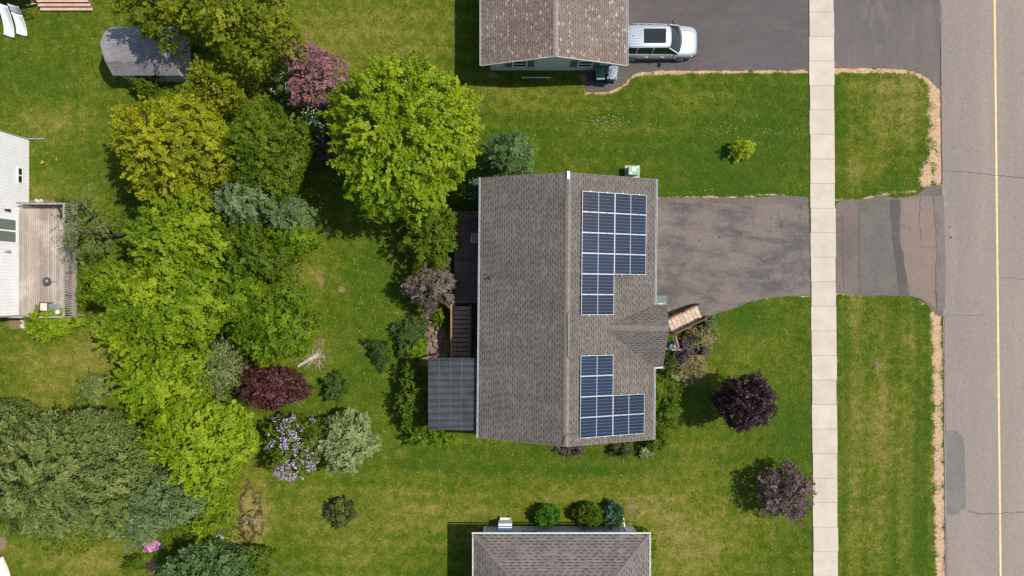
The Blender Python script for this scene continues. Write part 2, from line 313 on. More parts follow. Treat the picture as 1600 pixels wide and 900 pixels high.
def leaf_mat(name, lo, mid, hi, trans=0.40, rough=0.55):
    lo = tuple(x * 1.35 for x in lo); mid = tuple(x * 1.12 for x in mid); hi = tuple(min(1, x * 1.06) for x in hi)
    g = N(name); t = g.attr('tone')
    c = g.ramp(t, [(0.0, lo), (0.5, mid), (1.0, hi)])
    g.fin(c, rough, spec=0.22)
    tr = g.n('ShaderNodeBsdfTranslucent'); g.l(g.mix(1.0, c, (1.25, 1.3, 0.6), 'MULTIPLY'), tr.inputs[0])
    mx = g.n('ShaderNodeMixShader'); mx.inputs[0].default_value = trans
    g.l(g.b.outputs[0], mx.inputs[1]); g.l(tr.outputs[0], mx.inputs[2]); g.l(mx.outputs[0], g.out.inputs[0])
    return g.m
L = {
 'maple':   leaf_mat('leaf_bright_maple', (0.046, 0.098, 0.003), (0.135, 0.215, 0.004), (0.290, 0.345, 0.010)),
 'lime':    leaf_mat('leaf_lime', (0.085, 0.150, 0.005), (0.180, 0.270, 0.008), (0.310, 0.365, 0.018)),
 'green':   leaf_mat('leaf_fresh_green', (0.044, 0.094, 0.003), (0.112, 0.186, 0.004), (0.225, 0.290, 0.009)),
 'olive':   leaf_mat('leaf_olive', (0.048, 0.080, 0.003), (0.125, 0.165, 0.005), (0.285, 0.275, 0.010)),
 'gold':    leaf_mat('leaf_gold', (0.072, 0.098, 0.003), (0.190, 0.210, 0.005), (0.370, 0.350, 0.014)),
 'mid':     leaf_mat('leaf_mid_green', (0.034, 0.072, 0.003), (0.082, 0.136, 0.004), (0.165, 0.220, 0.008)),
 'dark':    leaf_mat('leaf_dark_green', (0.018, 0.045, 0.008), (0.040, 0.085, 0.014), (0.085, 0.140, 0.028)),
 'deep':    leaf_mat('leaf_deep_glossy', (0.014, 0.048, 0.022), (0.030, 0.082, 0.038), (0.120, 0.195, 0.105), 0.15, 0.35),
 'spruce':  leaf_mat('needles_blue_green', (0.042, 0.075, 0.022), (0.105, 0.155, 0.056), (0.200, 0.255, 0.115), 0.15, 0.7),
 'fir':     leaf_mat('needles_deep_green', (0.020, 0.055, 0.014), (0.058, 0.115, 0.030), (0.130, 0.200, 0.065), 0.15, 0.6),
 'pine':    leaf_mat('needles_grey_green', (0.040, 0.066, 0.015), (0.112, 0.152, 0.036), (0.220, 0.245, 0.080), 0.15, 0.7),
 'twig':    leaf_mat('sparse_twig_leaves', (0.050, 0.070, 0.020), (0.110, 0.140, 0.045), (0.200, 0.220, 0.085), 0.15, 0.8),
 'pale':    leaf_mat('leaf_pale_green', (0.080, 0.120, 0.038), (0.165, 0.220, 0.078), (0.290, 0.330, 0.145), 0.25),
 'maroon':  leaf_mat('leaf_maroon', (0.030, 0.010, 0.010), (0.080, 0.024, 0.026), (0.165, 0.062, 0.060), 0.18, 0.45),
 'purple':  leaf_mat('leaf_purple', (0.015, 0.006, 0.009), (0.045, 0.015, 0.022), (0.120, 0.050, 0.062), 0.15, 0.38),
 'plum':    leaf_mat('leaf_plum_grey', (0.036, 0.022, 0.021), (0.105, 0.066, 0.068), (0.220, 0.150, 0.148), 0.15, 0.5),
 'brown':   leaf_mat('leaf_brown_grey', (0.045, 0.034, 0.026), (0.110, 0.085, 0.066), (0.200, 0.165, 0.130), 0.12, 0.7),
 'clipg':   leaf_mat('leaf_clipped_green', (0.016, 0.062, 0.003), (0.042, 0.130, 0.005), (0.095, 0.215, 0.010), 0.2),
 'umber':   leaf_mat('leaf_dark_umber', (0.024, 0.034, 0.006), (0.062, 0.076, 0.014), (0.120, 0.130, 0.030), 0.12, 0.7),
 'blossom': leaf_mat('blossom_crabapple', (0.110, 0.045, 0.055), (0.230, 0.115, 0.125), (0.380, 0.215, 0.235), 0.2, 0.6),
 'lilac':   leaf_mat('blossom_lilac', (0.20, 0.12, 0.26), (0.35, 0.25, 0.45), (0.58, 0.48, 0.68), 0.2, 0.6),
 'whitebl': leaf_mat('blossom_white', (0.30, 0.34, 0.24), (0.45, 0.48, 0.36), (0.62, 0.64, 0.55), 0.2, 0.6),
 'pink':    leaf_mat('blossom_pink', (0.35, 0.12, 0.28), (0.50, 0.22, 0.42), (0.70, 0.42, 0.62), 0.2, 0.6),
 'yellowfl':leaf_mat('blossom_yellow', (0.35, 0.30, 0.01), (0.50, 0.44, 0.01), (0.65, 0.58, 0.03), 0.2, 0.6),
 'straw':   leaf_mat('dried_grass', (0.075, 0.070, 0.022), (0.20, 0.165, 0.080), (0.38, 0.32, 0.19), 0.1, 0.9),
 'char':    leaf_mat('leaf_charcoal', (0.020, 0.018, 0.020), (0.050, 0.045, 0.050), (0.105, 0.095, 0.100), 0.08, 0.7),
}

# ------------------------------------------------------------------ object helpers
def tag(o, label=None, cat=None, group=None, kind=None):
    if label: o['label'] = label
    if cat: o['category'] = cat
    if group: o['group'] = group
    if kind: o['kind'] = kind
    return o
def empty(name, loc, label, cat, group=None, rz=0.0):
    o = bpy.data.objects.new(name, None); col.objects.link(o); o.location = loc; o.rotation_euler = (0, 0, rz)
    o.empty_display_size = 0.2
    return tag(o, label, cat, group)

class MB:
    def __init__(s): s.v = []; s.f = []; s.uv = []
    def add(s, verts, faces, uvs=None):
        b = len(s.v); s.v += [tuple(p) for p in verts]
        for i, fc in enumerate(faces):
            s.f.append([b + k for k in fc]); s.uv.append(uvs[i] if uvs else [(0, 0)] * len(fc))
        return s
    def box(s, c, d, rz=0.0, rx=0.0, ry=0.0):
        m = Matrix.Translation(c) @ Matrix.Rotation(rz, 4, 'Z') @ Matrix.Rotation(ry, 4, 'Y') @ Matrix.Rotation(rx, 4, 'X')
        vs = [m @ Vector((x * d[0] / 2, y * d[1] / 2, z * d[2] / 2)) for x in (-1, 1) for y in (-1, 1) for z in (-1, 1)]
        return s.add(vs, [(0, 1, 3, 2), (4, 6, 7, 5), (0, 4, 5, 1), (2, 3, 7, 6), (0, 2, 6, 4), (1, 5, 7, 3)])
    def beam(s, a, b, w, t):
        a = Vector(a); b = Vector(b); d = (b - a); ln = d.length; d.normalize()
        up = Vector((0, 0, 1)) if abs(d.z) < 0.95 else Vector((1, 0, 0))
        sd_ = d.cross(up).normalized(); u = sd_.cross(d).normalized()
        vs = []
        for p in (a, b):
            for x, y in ((-1, -1), (1, -1), (1, 1), (-1, 1)): vs.append(p + sd_ * x * w / 2 + u * y * t / 2)
        return s.add(vs, [(3, 2, 1, 0), (4, 5, 6, 7), (0, 1, 5, 4), (1, 2, 6, 5), (2, 3, 7, 6), (3, 0, 4, 7)])
    def tube(s, pts, r0, r1=None, n=7):
        pts = [Vector(p) for p in pts]; r1 = r0 if r1 is None else r1; k = len(pts); vs = []
        for i, p in enumerate(pts):
            d = (pts[min(i + 1, k - 1)] - pts[max(i - 1, 0)]).normalized()
            up = Vector((0, 0, 1)) if abs(d.z) < 0.9 else Vector((1, 0, 0))
            a = d.cross(up).normalized(); b = a.cross(d).normalized(); r = r0 + (r1 - r0) * i / (k - 1)
            vs += [p + (a * math.cos(t * 2 * math.pi / n) + b * math.sin(t * 2 * math.pi / n)) * r for t in range(n)]
        fs = [(i * n + t, i * n + (t + 1) % n, (i + 1) * n + (t + 1) % n, (i + 1) * n + t) for i in range(k - 1) for t in range(n)]
        fs += [tuple(range(n))[::-1], tuple(range((k - 1) * n, k * n))]
        return s.add(vs, fs)
    def prism(s, poly, z0, z1):
        n = len(poly); vs = [(x, y, z0) for x, y in poly] + [(x, y, z1) for x, y in poly]
        return s.add(vs, [tuple(range(n))[::-1], tuple(range(n, 2 * n))] + [(i, (i + 1) % n, n + (i + 1) % n, n + i) for i in range(n)])
    def slab(s, pts, thick, udir, vdir, off=(0, 0)):
        pts = [Vector(p) for p in pts]; nrm = Vector((0, 0, 0))
        for i in range(len(pts)): nrm += pts[i].cross(pts[(i + 1) % len(pts)])
        nrm.normalize()
        if nrm.z < 0: pts = pts[::-1]; nrm = -nrm
        u = Vector(udir).normalized(); v = Vector(vdir).normalized(); n = len(pts)
        low = [p - nrm * thick for p in pts]
        uv = [(p.dot(u) + off[0], p.dot(v) + off[1]) for p in pts]
        s.add(pts + low, [tuple(range(n))] + [tuple(range(n, 2 * n))[::-1]] + [((i + 1) % n, i, n + i, n + (i + 1) % n) for i in range(n)],
              [uv] + [uv[::-1]] + [[(0, 0)] * 4] * n)
        return s
    def grid(s, rows, close=False):
        nr = len(rows); nc = len(rows[0]); vs = [p for r in rows for p in r]
        fs = [(i * nc + j, i * nc + j + 1, (i + 1) * nc + j + 1, (i + 1) * nc + j) for i in range(nr - 1) for j in range(nc - 1)]
        if close: fs += [(i * nc + nc - 1, i * nc, (i + 1) * nc, (i + 1) * nc + nc - 1) for i in range(nr - 1)]
        return s.add(vs, fs)
    def build(s, name, mat, parent=None, bevel=0.0, smooth=False):
        me = bpy.data.meshes.new(name); me.from_pydata(s.v, [], s.f)
        uvl = me.uv_layers.new(name='UVMap'); flat = [c for f in s.uv for p in f for c in p]
        uvl.data.foreach_set('uv', flat)
        me.materials.append(mat); o = bpy.data.objects.new(name, me); col.objects.link(o)
        if parent: o.parent = parent
        if smooth: me.polygons.foreach_set('use_smooth', [True] * len(me.polygons))
        if bevel:
            b = o.modifiers.new('bevel', 'BEVEL'); b.width = bevel; b.segments = 2; b.limit_method = 'ANGLE'
        return o

def split_build(m, name, mat, parent, **kw):
    """one object per connected piece (each 8-vertex box or tube added)"""
    used = {}; par = list(range(len(m.v)))
    def find(a):
        while par[a] != a: par[a] = par[par[a]]; a = par[a]
        return a
    for f in m.f:
        for k in f[1:]: par[find(k)] = find(f[0])
    for f, uv in zip(m.f, m.uv): used.setdefault(find(f[0]), []).append((f, uv))
    for key, fs in used.items():
        ids = sorted({i for f, _ in fs for i in f}); mp = {i: k for k, i in enumerate(ids)}; q = MB()
        q.v = [m.v[i] for i in ids]; q.f = [[mp[i] for i in f] for f, _ in fs]; q.uv = [uv for _, uv in fs]; q.build(name, mat, parent, **kw)

def jitter_poly(pts, step=0.35, amp=0.06, seed=1, keep=()):
    """subdivide a polygon's edges and make them ragged"""
    rr = random.Random(seed); out = []; n = len(pts)
    for i in range(n):
        a = pts[i]; b = pts[(i + 1) % n]; d = math.hypot(b[0] - a[0], b[1] - a[1]); k = max(1, int(d / step)); st = i in keep
        nx, ny = -(b[1] - a[1]) / max(d, 1e-6), (b[0] - a[0]) / max(d, 1e-6); ph = rr.random() * 9
        for j in range(k):
            t = j / k; w = 0 if st or j == 0 else rr.uniform(-1, 1) * amp * 0.5 + amp * 0.6 * math.sin(ph + j * 1.1) * (0.5 + 0.5 * math.sin(j * 0.37))
            out.append((a[0] + (b[0] - a[0]) * t + nx * w, a[1] + (b[1] - a[1]) * t + ny * w))
    return out
def sheet(name, poly, z, mat, kind='structure', thick=0.03):
    m = MB(); m.prism(poly, z - thick, z); o = m.build(name, mat); return tag(o, kind=kind)
def pin(px, py, poly):
    """vectorised point in polygon"""
    inside = np.zeros(px.shape, bool); n = len(poly)
    for i in range(n):
        x1, y1 = poly[i]; x2, y2 = poly[(i + 1) % n]
        if y1 == y2: continue
        c = ((y1 > py) != (y2 > py)) & (px < (x2 - x1) * (py - y1) / (y2 - y1) + x1)
        inside ^= c
    return inside
def PX(lst, h=0): return [P(a, b, h) for a, b in lst]

# ------------------------------------------------------------------ paving outlines (metres)
road_poly = PX([(1467, -900), (1468, 0), (1471, 260), (1474, 600), (1477, 900), (1488, 1800), (1668, 1800), (1652, 900), (1644, 0), (1640, -900)])
walk_poly = PX([(1258, -900), (1263.5, 0), (1270.5, 900), (1277, 1800), (1315, 1800), (1309, 900), (1302, 0), (1296, -900)])
up_drive = PX([(972, -70), (1263, -70), (1263.5, 109), (1190, 110), (1120, 110), (1040, 110), (1003, 112), (986, 118), (973, 132), (957, 141), (935, 144), (916, 144), (916, 118), (950, 108), (972, 105)])
up_apron = PX([(1301, -70), (1467.5, -70), (1469, 140), (1464, 136), (1450, 122), (1432, 112), (1410, 108), (1360, 106), (1302.5, 107)])
main_drive = PX([(1005, 305), (1040, 309), (1090, 310), (1150, 311), (1215, 306), (1240, 306), (1260, 316), (1264, 330), (1266, 462), (1230, 463), (1190, 467), (1150, 480), (1118, 491), (1098, 495), (1085, 475), (1045, 490), (1005, 490)])
main_apron = PX([(1304, 325), (1312, 312), (1345, 312), (1380, 304), (1400, 310), (1432, 304), (1452, 291), (1471.5, 288), (1473.5, 495), (1462, 492), (1452, 480), (1438, 467), (1420, 462), (1350, 462), (1306.5, 458)])

# ------------------------------------------------------------------ lawn: one sheet to the horizon, with the colour patches of the real lawn
def G(x, y, px, py, rx, ry, a):
    cx, cy = P(px, py); return a * np.exp(-(((x - cx) / (rx / 25.0)) ** 2 + ((y - cy) / (ry / 25.0)) ** 2))
def seg_dist(x, y, pts):
    d = np.full(x.shape, 1e9)
    for (x1, y1), (x2, y2) in zip(pts[:-1], pts[1:]):
        dx, dy = x2 - x1, y2 - y1; t = np.clip(((x - x1) * dx + (y - y1) * dy) / (dx * dx + dy * dy), 0, 1)
        d = np.minimum(d, np.hypot(x - x1 - t * dx, y - y1 - t * dy))
    return d
DRY = [(560, 30, 110, 60, .42), (470, 60, 70, 50, .30), (690, 70, 60, 90, .22), (640, 70, 60, 40, .2), (790, 145, 70, 14, .40), (880, 160, 60, 20, .25), (1070, 160, 80, 18, .30), (985, 200, 60, 12, .35), (830, 165, 60, 14, .3),
       (1050, 830, 70, 110, .60), (960, 800, 90, 35, .34), (1120, 860, 60, 60, .35), (760, 800, 120, 40, .32), (640, 790, 110, 50, .32), (560, 860, 130, 60, .25), (480, 790, 70, 60, .30), (900, 765, 70, 20, .3),
       (1170, 790, 60, 60, .25), (90, 560, 120, 40, .42), (60, 620, 60, 40, .35), (150, 560, 50, 70, .25), (130, 872, 110, 34, .62), (395, 800, 26, 60, .95), (375, 840, 30, 40, .5),
       (1380, 200, 50, 60, .45), (1345, 270, 30, 26, .45), (1420, 160, 40, 40, .35), (1390, 135, 70, 16, .5), (1340, 480, 20, 60, .35), (1400, 520, 60, 50, .30), (1370, 620, 60, 60, .25), (1345, 720, 40, 130, .42), (1400, 700, 40, 80, .35), (1420, 820, 30, 90, .3), (1350, 860, 40, 50, .3),
       (90, 190, 70, 30, .5), (80, 100, 70, 80, .12), (70, 300, 50, 50, .45), (120, 330, 50, 30, .3), (490, 425, 40, 30, .42), (480, 470, 20, 60, .25), (610, 360, 40, 30, .15), (1150, 560, 80, 60, .12), (1140, 530, 40, 20, .15), (1100, 700, 60, 40, .12), (1190, 570, 40, 80, .12), (500, 560, 60, 40, .25), (560, 140, 60, 80, .2)]
LUSH = [(1150, 240, 130, 60, .9), (950, 200, 140, 50, .35), (1200, 150, 60, 40, .6), (1130, 300, 110, 20, .9), (1160, 500, 60, 30, .9), (1220, 650, 60, 90, .5), (1240, 700, 30, 60, .7), (1430, 760, 14, 130, .9), (1440, 860, 12, 60, .9), (1390, 290, 50, 20, .9), (1440, 490, 30, 24, .8),
        (1395, 760, 9, 160, .4), (1325, 700, 8, 130, .5), (600, 420, 70, 60, .55), (560, 540, 70, 60, .4), (540, 620, 60, 40, .45), (760, 720, 200, 16, .5), (850, 740, 160, 14, .3), (1030, 720, 100, 20, .5), (1330, 550, 10, 60, .5), (100, 270, 60, 40, .5), (80, 320, 60, 20, .5), (60, 130, 60, 50, .5), (720, 60, 20, 100, .4)]
DIRT = [(855, 816, 20, 12, .55), (921, 818, 26, 10, .55), (959, 812, 18, 12, .6), (1165, 632, 7, 7, .9), (1228, 772, 7, 7, .9), (532, 806, 14, 10, .6), (458, 700, 34, 40, .6), (541, 700, 34, 36, .5), (640, 625, 22, 50, .6), (424, 610, 40, 24, .6), (1040, 640, 26, 50, .6), (1070, 560, 24, 30, .5), (970, 700, 26, 8, .5), (893, 700, 26, 6, .5), (592, 552, 12, 12, .5), (640, 525, 22, 26, .6), (499, 435, 5, 4, 1.2), (503, 442, 5, 5, 1.2), (534, 452, 7, 5, 1.3), (512, 360, 8, 6, 1.1), (611, 397, 6, 7, 1.2), (1372, 570, 9, 18, .8), (917, 122, 14, 14, .9), (925, 135, 8, 20, .6), (770, 118, 14, 8, .8), (850, 120, 60, 6, .35), (790, 797, 12, 8, .5), (1000, 790, 22, 10, .55), (985, 800, 12, 20, .5), (1095, 580, 28, 34, .6), (1075, 560, 20, 16, .6), (680, 540, 24, 40, 1.2), (655, 560, 30, 12, .6), (745, 800, 10, 14, .4),
        (240, 885, 18, 14, .9), (25, 507, 22, 10, 1.0), (3, 850, 8, 14, 1.2), (395, 830, 16, 30, .5), (500, 535, 14, 12, .8), (470, 590, 30, 8, .3), (262, 128, 18, 8, .9), (48, 230, 8, 50, .5), (330, 470, 120, 200, .35), (330, 150, 80, 60, .45), (420, 150, 30, 60, .5), (490, 260, 40, 80, .35), (100, 745, 140, 110, .4), (52, 315, 12, 5, .8), (380, 30, 90, 60, .5), (1345, 460, 30, 5, .3), (850, 700, 60, 6, .3), (80, 192, 22, 10, .5), (70, 285, 16, 12, .5), (1020, 853, 10, 40, .4)]
sand_lines = [(PX([(1003, 114), (1100, 112), (1263, 111)]), .16, .85), (PX([(916, 145), (955, 144), (975, 134), (988, 120), (1003, 114)]), .13, .8), (PX([(1302, 110), (1420, 110), (1445, 122), (1462, 140)]), .22, .9),
              (PX([(1458, 135), (1461, 200), (1461, 240), (1450, 262), (1447, 285)]), .52, .80), (PX([(1464, 130), (1467, 288)]), .40, .9), (PX([(1463, 490), (1466, 700), (1471, 900), (1480, 1500)]), .42, .85),
              (PX([(1025, 309), (1150, 308), (1205, 304), (1262, 312)]), .14, .6), (PX([(1305, 311), (1340, 312), (1385, 303), (1445, 297)]), .13, .6), (PX([(1303, 459), (1345, 461)]), .12, .75), (PX([(1420, 462), (1455, 482), (1462, 492)]), .10, .5),
              (PX([(1266, 462), (1190, 467), (1150, 480), (1100, 496)]), .07, .5), (PX([(1262, 110), (1270, 900)]), .05, .25), (PX([(1303, 110), (1310, 900)]), .07, .35), (PX([(1452, 20), (1467, 20)]), .01, .1)]
def lawn_fields(x, y):
    dry = np.full(x.shape, 0.17); lush = np.zeros(x.shape); dirt = np.zeros(x.shape); sand = np.zeros(x.shape)
    for b in DRY: dry += .82 * G(x, y, *b)
    for b in LUSH: lush += G(x, y, *b)
    for b in DIRT: dirt += G(x, y, *b)
    # mowing lines: along the road on the verge, across the front lawns elsewhere
    verge = (x > P(1303, 0)[0]) & (x < P(1470, 0)[0]); front = (x > -14) & (x < P(1270, 0)[0])
    dry += np.where(verge, 0.085 * np.clip(2.2 * np.sin(x * 2 * np.pi / 1.75 + 0.4 + .25 * np.sin(y * .35)), -1, 1) + 0.07 * np.sin(x * 2 * np.pi / .62 + np.sin(y * .3)), 0)
    dry += np.where(front & ((y > 5) | (y < -9)), 0.07 * np.sin(y * 2 * np.pi / 1.1 + 0.15 * x), 0)
    for pts, w, a in sand_lines: sand = np.maximum(sand, a * np.exp(-(seg_dist(x, y, pts) / w) ** 2))
    wob = np.sin(x * 3.1 + 1.3 * np.sin(y * 2.3)) * np.sin(y * 2.7 + 1.1 * np.sin(x * 1.9)); sand = np.clip(sand * (1 + .28 * wob), 0, 1.2); lush -= dry * 0.2
    return np.clip(dry, 0, 1.1), np.clip(lush, 0, 1), np.clip(dirt, 0, 1.3), sand
xs = np.concatenate([[-900, -300, -120, -60, -42], np.linspace(-34, 34, 409), [42, 60, 120, 300, 900]])
ys = np.concatenate([[-900, -300, -120, -60, -30], np.linspace(-20, 20, 241), [30, 60, 120, 300, 900]])
X, Y = np.meshgrid(xs, ys); nx, ny = len(xs), len(ys)
me = bpy.data.meshes.new('ground')
co = np.stack([X.ravel(), Y.ravel(), np.zeros(X.size)], 1)
ii = np.arange(nx * ny).reshape(ny, nx); q = np.stack([ii[:-1, :-1], ii[:-1, 1:], ii[1:, 1:], ii[1:, :-1]], -1).reshape(-1, 4)
def fill_mesh(me, co, quads):
    k = quads.shape[1]
    me.vertices.add(len(co)); me.vertices.foreach_set('co', co.astype(np.float32).ravel())
    me.loops.add(quads.size); me.loops.foreach_set('vertex_index', quads.astype(np.int32).ravel())
    me.polygons.add(len(quads)); me.polygons.foreach_set('loop_start', np.arange(0, quads.size, k, dtype=np.int32))
    me.polygons.foreach_set('loop_total', np.full(len(quads), k, dtype=np.int32)); me.update(calc_edges=True)
fill_mesh(me, co, q)
for nm, arr in zip(('dry', 'lush', 'dirt', 'sand'), lawn_fields(co[:, 0], co[:, 1])):
    a = me.attributes.new(nm, 'FLOAT', 'POINT'); a.data.foreach_set('value', arr.astype(np.float32))
me.materials.append(M['lawn']); ground = bpy.data.objects.new('ground', me); col.objects.link(ground); tag(ground, kind='structure')

# ------------------------------------------------------------------ road, pavement, driveways
sheet('road', jitter_poly(road_poly, 0.8, 0.015, 3), 0.030, M['road'])
line = PX([(1550.5, -900), (1554.6, -900), (1556, 0), (1566, 900), (1575, 1800), (1570.6, 1800), (1562, 900), (1551.8, 0)])
line = jitter_poly(PX([(1545.5, -900), (1549, -900), (1555.1, 0), (1564.5, 900), (1573.6, 1800), (1570.4, 1800), (1561.4, 900), (1552.1, 0)]), .12, .012, 17)
sheet('road_marking', line, 0.034, M['yellow'], thick=0.002)
sheet('driveway', jitter_poly(up_drive, 0.3, 0.05, 4, keep=(0, 1, 11, 12, 13, 14)), 0.022, M['drive_up'])
sheet('driveway_apron', jitter_poly(up_apron, 0.3, 0.05, 5, keep=(0, 1, 8)), 0.022, M['apron_up'])
sheet('driveway', jitter_poly(main_drive, 0.3, 0.07, 6, keep=(8,)), 0.022, M['drive_main'])
sheet('driveway_apron', jitter_poly(main_apron, 0.3, 0.06, 8, keep=(7, 14)), 0.018, M['apron'])
# repair patches in the apron, each its own sheet a few millimetres up
sheet('asphalt_patch', jitter_poly(PX([(1342, 316), (1352, 312), (1364, 312), (1376, 307), (1391, 309), (1393, 370), (1400, 420), (1404, 462), (1344, 462), (1341, 400)]), 0.3, 0.02, 9), 0.0235, M['patch_grey'], thick=0.003)
sheet('asphalt_patch', jitter_poly(PX([(1390, 312), (1406, 312), (1405, 368), (1414, 420), (1420, 463), (1405, 463), (1400, 420), (1394, 370)]), 0.25, 0.07, 10), 0.0275, M['patch_dark'], thick=0.003)
sheet('asphalt_patch', jitter_poly(PX([(1407, 311), (1432, 306), (1456, 306), (1462, 340), (1463, 400), (1461, 480), (1440, 466), (1421, 462), (1414, 420), (1406, 368)]), 0.25, 0.05, 11), 0.0225, M['patch_pink'], thick=0.003)
sheet('asphalt_patch', jitter_poly(PX([(1457, 306), (1474, 306), (1477, 400), (1476, 480), (1464, 488), (1461, 440), (1463, 380), (1460, 340)]), 0.2, 0.045, 12), 0.0365, M['patch_edge'], thick=0.004)
sheet('road_patch', jitter_poly(PX([(1476.5, 672), (1494, 673), (1504, 682), (1507, 700), (1509, 793), (1500, 798), (1496, 804), (1479, 804)]), 0.3, 0.03, 13), 0.0345, M['patch_road'], thick=0.003)
sheet('asphalt_patch', jitter_poly(PX([(1024, 309), (1262, 309), (1262, 320), (1150, 318), (1024, 316)]), 0.3, 0.06, 14), 0.0265, M['apron'], thick=0.003)
def crack_line(pts, z, w, seed, mat='crack'):
    rr = random.Random(seed); pp = []
    for (a, b) in zip(pts[:-1], pts[1:]):
        d = math.hypot(b[0] - a[0], b[1] - a[1]); k = max(2, int(d / 0.18))
        for j in range(k): pp.append((a[0] + (b[0] - a[0]) * j / k + rr.uniform(-.025, .025), a[1] + (b[1] - a[1]) * j / k + rr.uniform(-.035, .035)))
    pp.append(pts[-1]); top = []; bot = []
    for i, p in enumerate(pp):
        a = pp[max(i - 1, 0)]; b = pp[min(i + 1, len(pp) - 1)]; d = math.hypot(b[0] - a[0], b[1] - a[1]); ww = w * rr.uniform(.4, 1.2) / 2
        n_ = (-(b[1] - a[1]) / d * ww, (b[0] - a[0]) / d * ww); top.append((p[0] + n_[0], p[1] + n_[1], z)); bot.append((p[0] - n_[0], p[1] - n_[1], z))
    m = MB(); m.grid([bot, top]); return tag(m.build('asphalt_crack', M[mat]), kind='structure')
crack_line(PX([(1473, 267), (1500, 268), (1524, 270), (1548, 273), (1600, 279), (1640, 280)]), 0.036, 0.05, 1)
crack_line(PX([(1511, 797), (1530, 803), (1556, 802), (1600, 800), (1640, 803)]), 0.036, 0.05, 2)
crack_line(PX([(1476, 492), (1520, 493), (1536, 491)]), 0.036, 0.025, 3)
crack_line(PX([(1566, 433), (1584, 434), (1600, 437), (1630, 438)]), 0.036, 0.03, 4)
crack_line(PX([(1305, 365), (1320, 356), (1330, 350), (1341, 357)]), 0.029, 0.035, 5)
crack_line(PX([(1316, 330), (1316, 380), (1318, 450)]), 0.029, 0.03, 6)
crack_line(PX([(1437, 384), (1448, 386), (1456, 388), (1462, 384)]), 0.036, 0.04, 7)
crack_line(PX([(1438, 310), (1436, 345), (1440, 375)]), 0.036, 0.025, 8)
for i, pts in enumerate([[(1215, 330), (1222, 360), (1228, 400), (1222, 455)], [(1160, 372), (1190, 380), (1230, 378), (1262, 388)], [(1090, 330), (1100, 360), (1140, 366)], [(1250, 318), (1250, 380), (1256, 450)], [(1060, 420), (1110, 428), (1170, 420), (1225, 430)], [(1180, 318), (1176, 350), (1190, 380)]]):
    crack_line(PX(pts), 0.0285, 0.028, 20 + i)
crack_line(PX([(1343, 312), (1342, 400), (1344, 462)]), 0.029, 0.04, 40)
crack_line(PX([(1469.6, 5), (1470.2, 140), (1472, 288)]), 0.036, 0.05, 41)
crack_line(PX([(1474.8, 492), (1476.8, 680)]), 0.036, 0.035, 42)
crack_line(PX([(1477.8, 805), (1479, 900), (1484, 1200)]), 0.036, 0.035, 43)
# dark spots on the road
m = MB()
for (a, b, r_) in ((1484, 355, .07), (1485, 371, .09), (1509, 154, .05), (1511, 545, .04), (1539, 380, .03), (1479, 494, .04)):
    x, y = P(a, b); m.prism([(x + r_ * 1.4 * math.cos(t * .7 + .1) * (0.8 + .2 * math.sin(t * 3)), y + r_ * .8 * math.sin(t * .7 + .1)) for t in range(9)], 0.031, 0.0352)
tag(m.build('tar_spot', M['tar']), kind='structure')
m = MB(); rr = random.Random(8)
def arc(px_, py_, rad, a0, a1, w):
    x, y = P(px_, py_); k = 14; o1 = [(x + rad * math.cos(a0 + (a1 - a0) * i / k), y + rad * .8 * math.sin(a0 + (a1 - a0) * i / k), .0262) for i in range(k + 1)]; o2 = [(x + (rad - w) * math.cos(a0 + (a1 - a0) * i / k), y + (rad - w) * .8 * math.sin(a0 + (a1 - a0) * i / k), .0262) for i in range(k + 1)]
    m.grid([o1, o2])
for a_ in ((1095, 55, .55, -.5, 1.6, .03), (1093, 90, .6, 3.4, 5.9, .035), (1160, 46, .5, .3, 2.8, .035), (1160, 92, .45, 3.6, 5.6, .03)): arc(*a_)
tag(m.build('tyre_scuff', M['scuff']), kind='structure')
m = MB()
for i in range(46):
    a_, b_ = (rr.uniform(1035, 1250), rr.uniform(325, 450)) if i < 26 else (rr.uniform(1100, 1255), rr.uniform(5, 100)); x, y = P(a_, b_); r_ = rr.uniform(.02, .07)
    m.prism([(x + r_ * math.cos(t * .9) * rr.uniform(.7, 1.3), y + r_ * math.sin(t * .9) * rr.uniform(.7, 1.3)) for t in range(7)], .024, .0285)
tag(m.build('oil_spot', M['scuff']), kind='structure')
# sidewalk as separate slabs with open joints, all in one sheet object with real gaps
m = MB(); rr = random.Random(5); yy = -900.0; joint = 19 - 38.3 * 24
ks = [19 + 38.3 * k for k in range(-24, 48)]
for a, b in zip(ks[:-1], ks[1:]):
    def ed(y, x0, x1): t = y / 900.0; return x0 + (x1 - x0) * t
    g_ = 0.17; ja = rr.uniform(-.6, .6); jb = rr.uniform(-.6, .6)
    pts = PX([(ed(a, 1263.5, 1270.5) + ja, a + g_), (ed(a, 1302, 1309) + jb, a + g_), (ed(b, 1302, 1309) + jb, b - g_), (ed(b, 1263.5, 1270.5) + ja, b - g_)])
    m.prism(pts, -0.02, 0.055 + rr.uniform(-.004, .004))
tag(m.build('sidewalk', M['concrete'], bevel=0.006), kind='structure')
sheet('sidewalk_joint_fill', [(P(1264.5, -850)[0] - .0, 50), (P(1262, 0)[0] + 1.4, 50), (P(1272, 900)[0] + 1.4, -50), (P(1272.5, 900)[0], -50)][::-1], 0.034, M['crack'], thick=0.02)

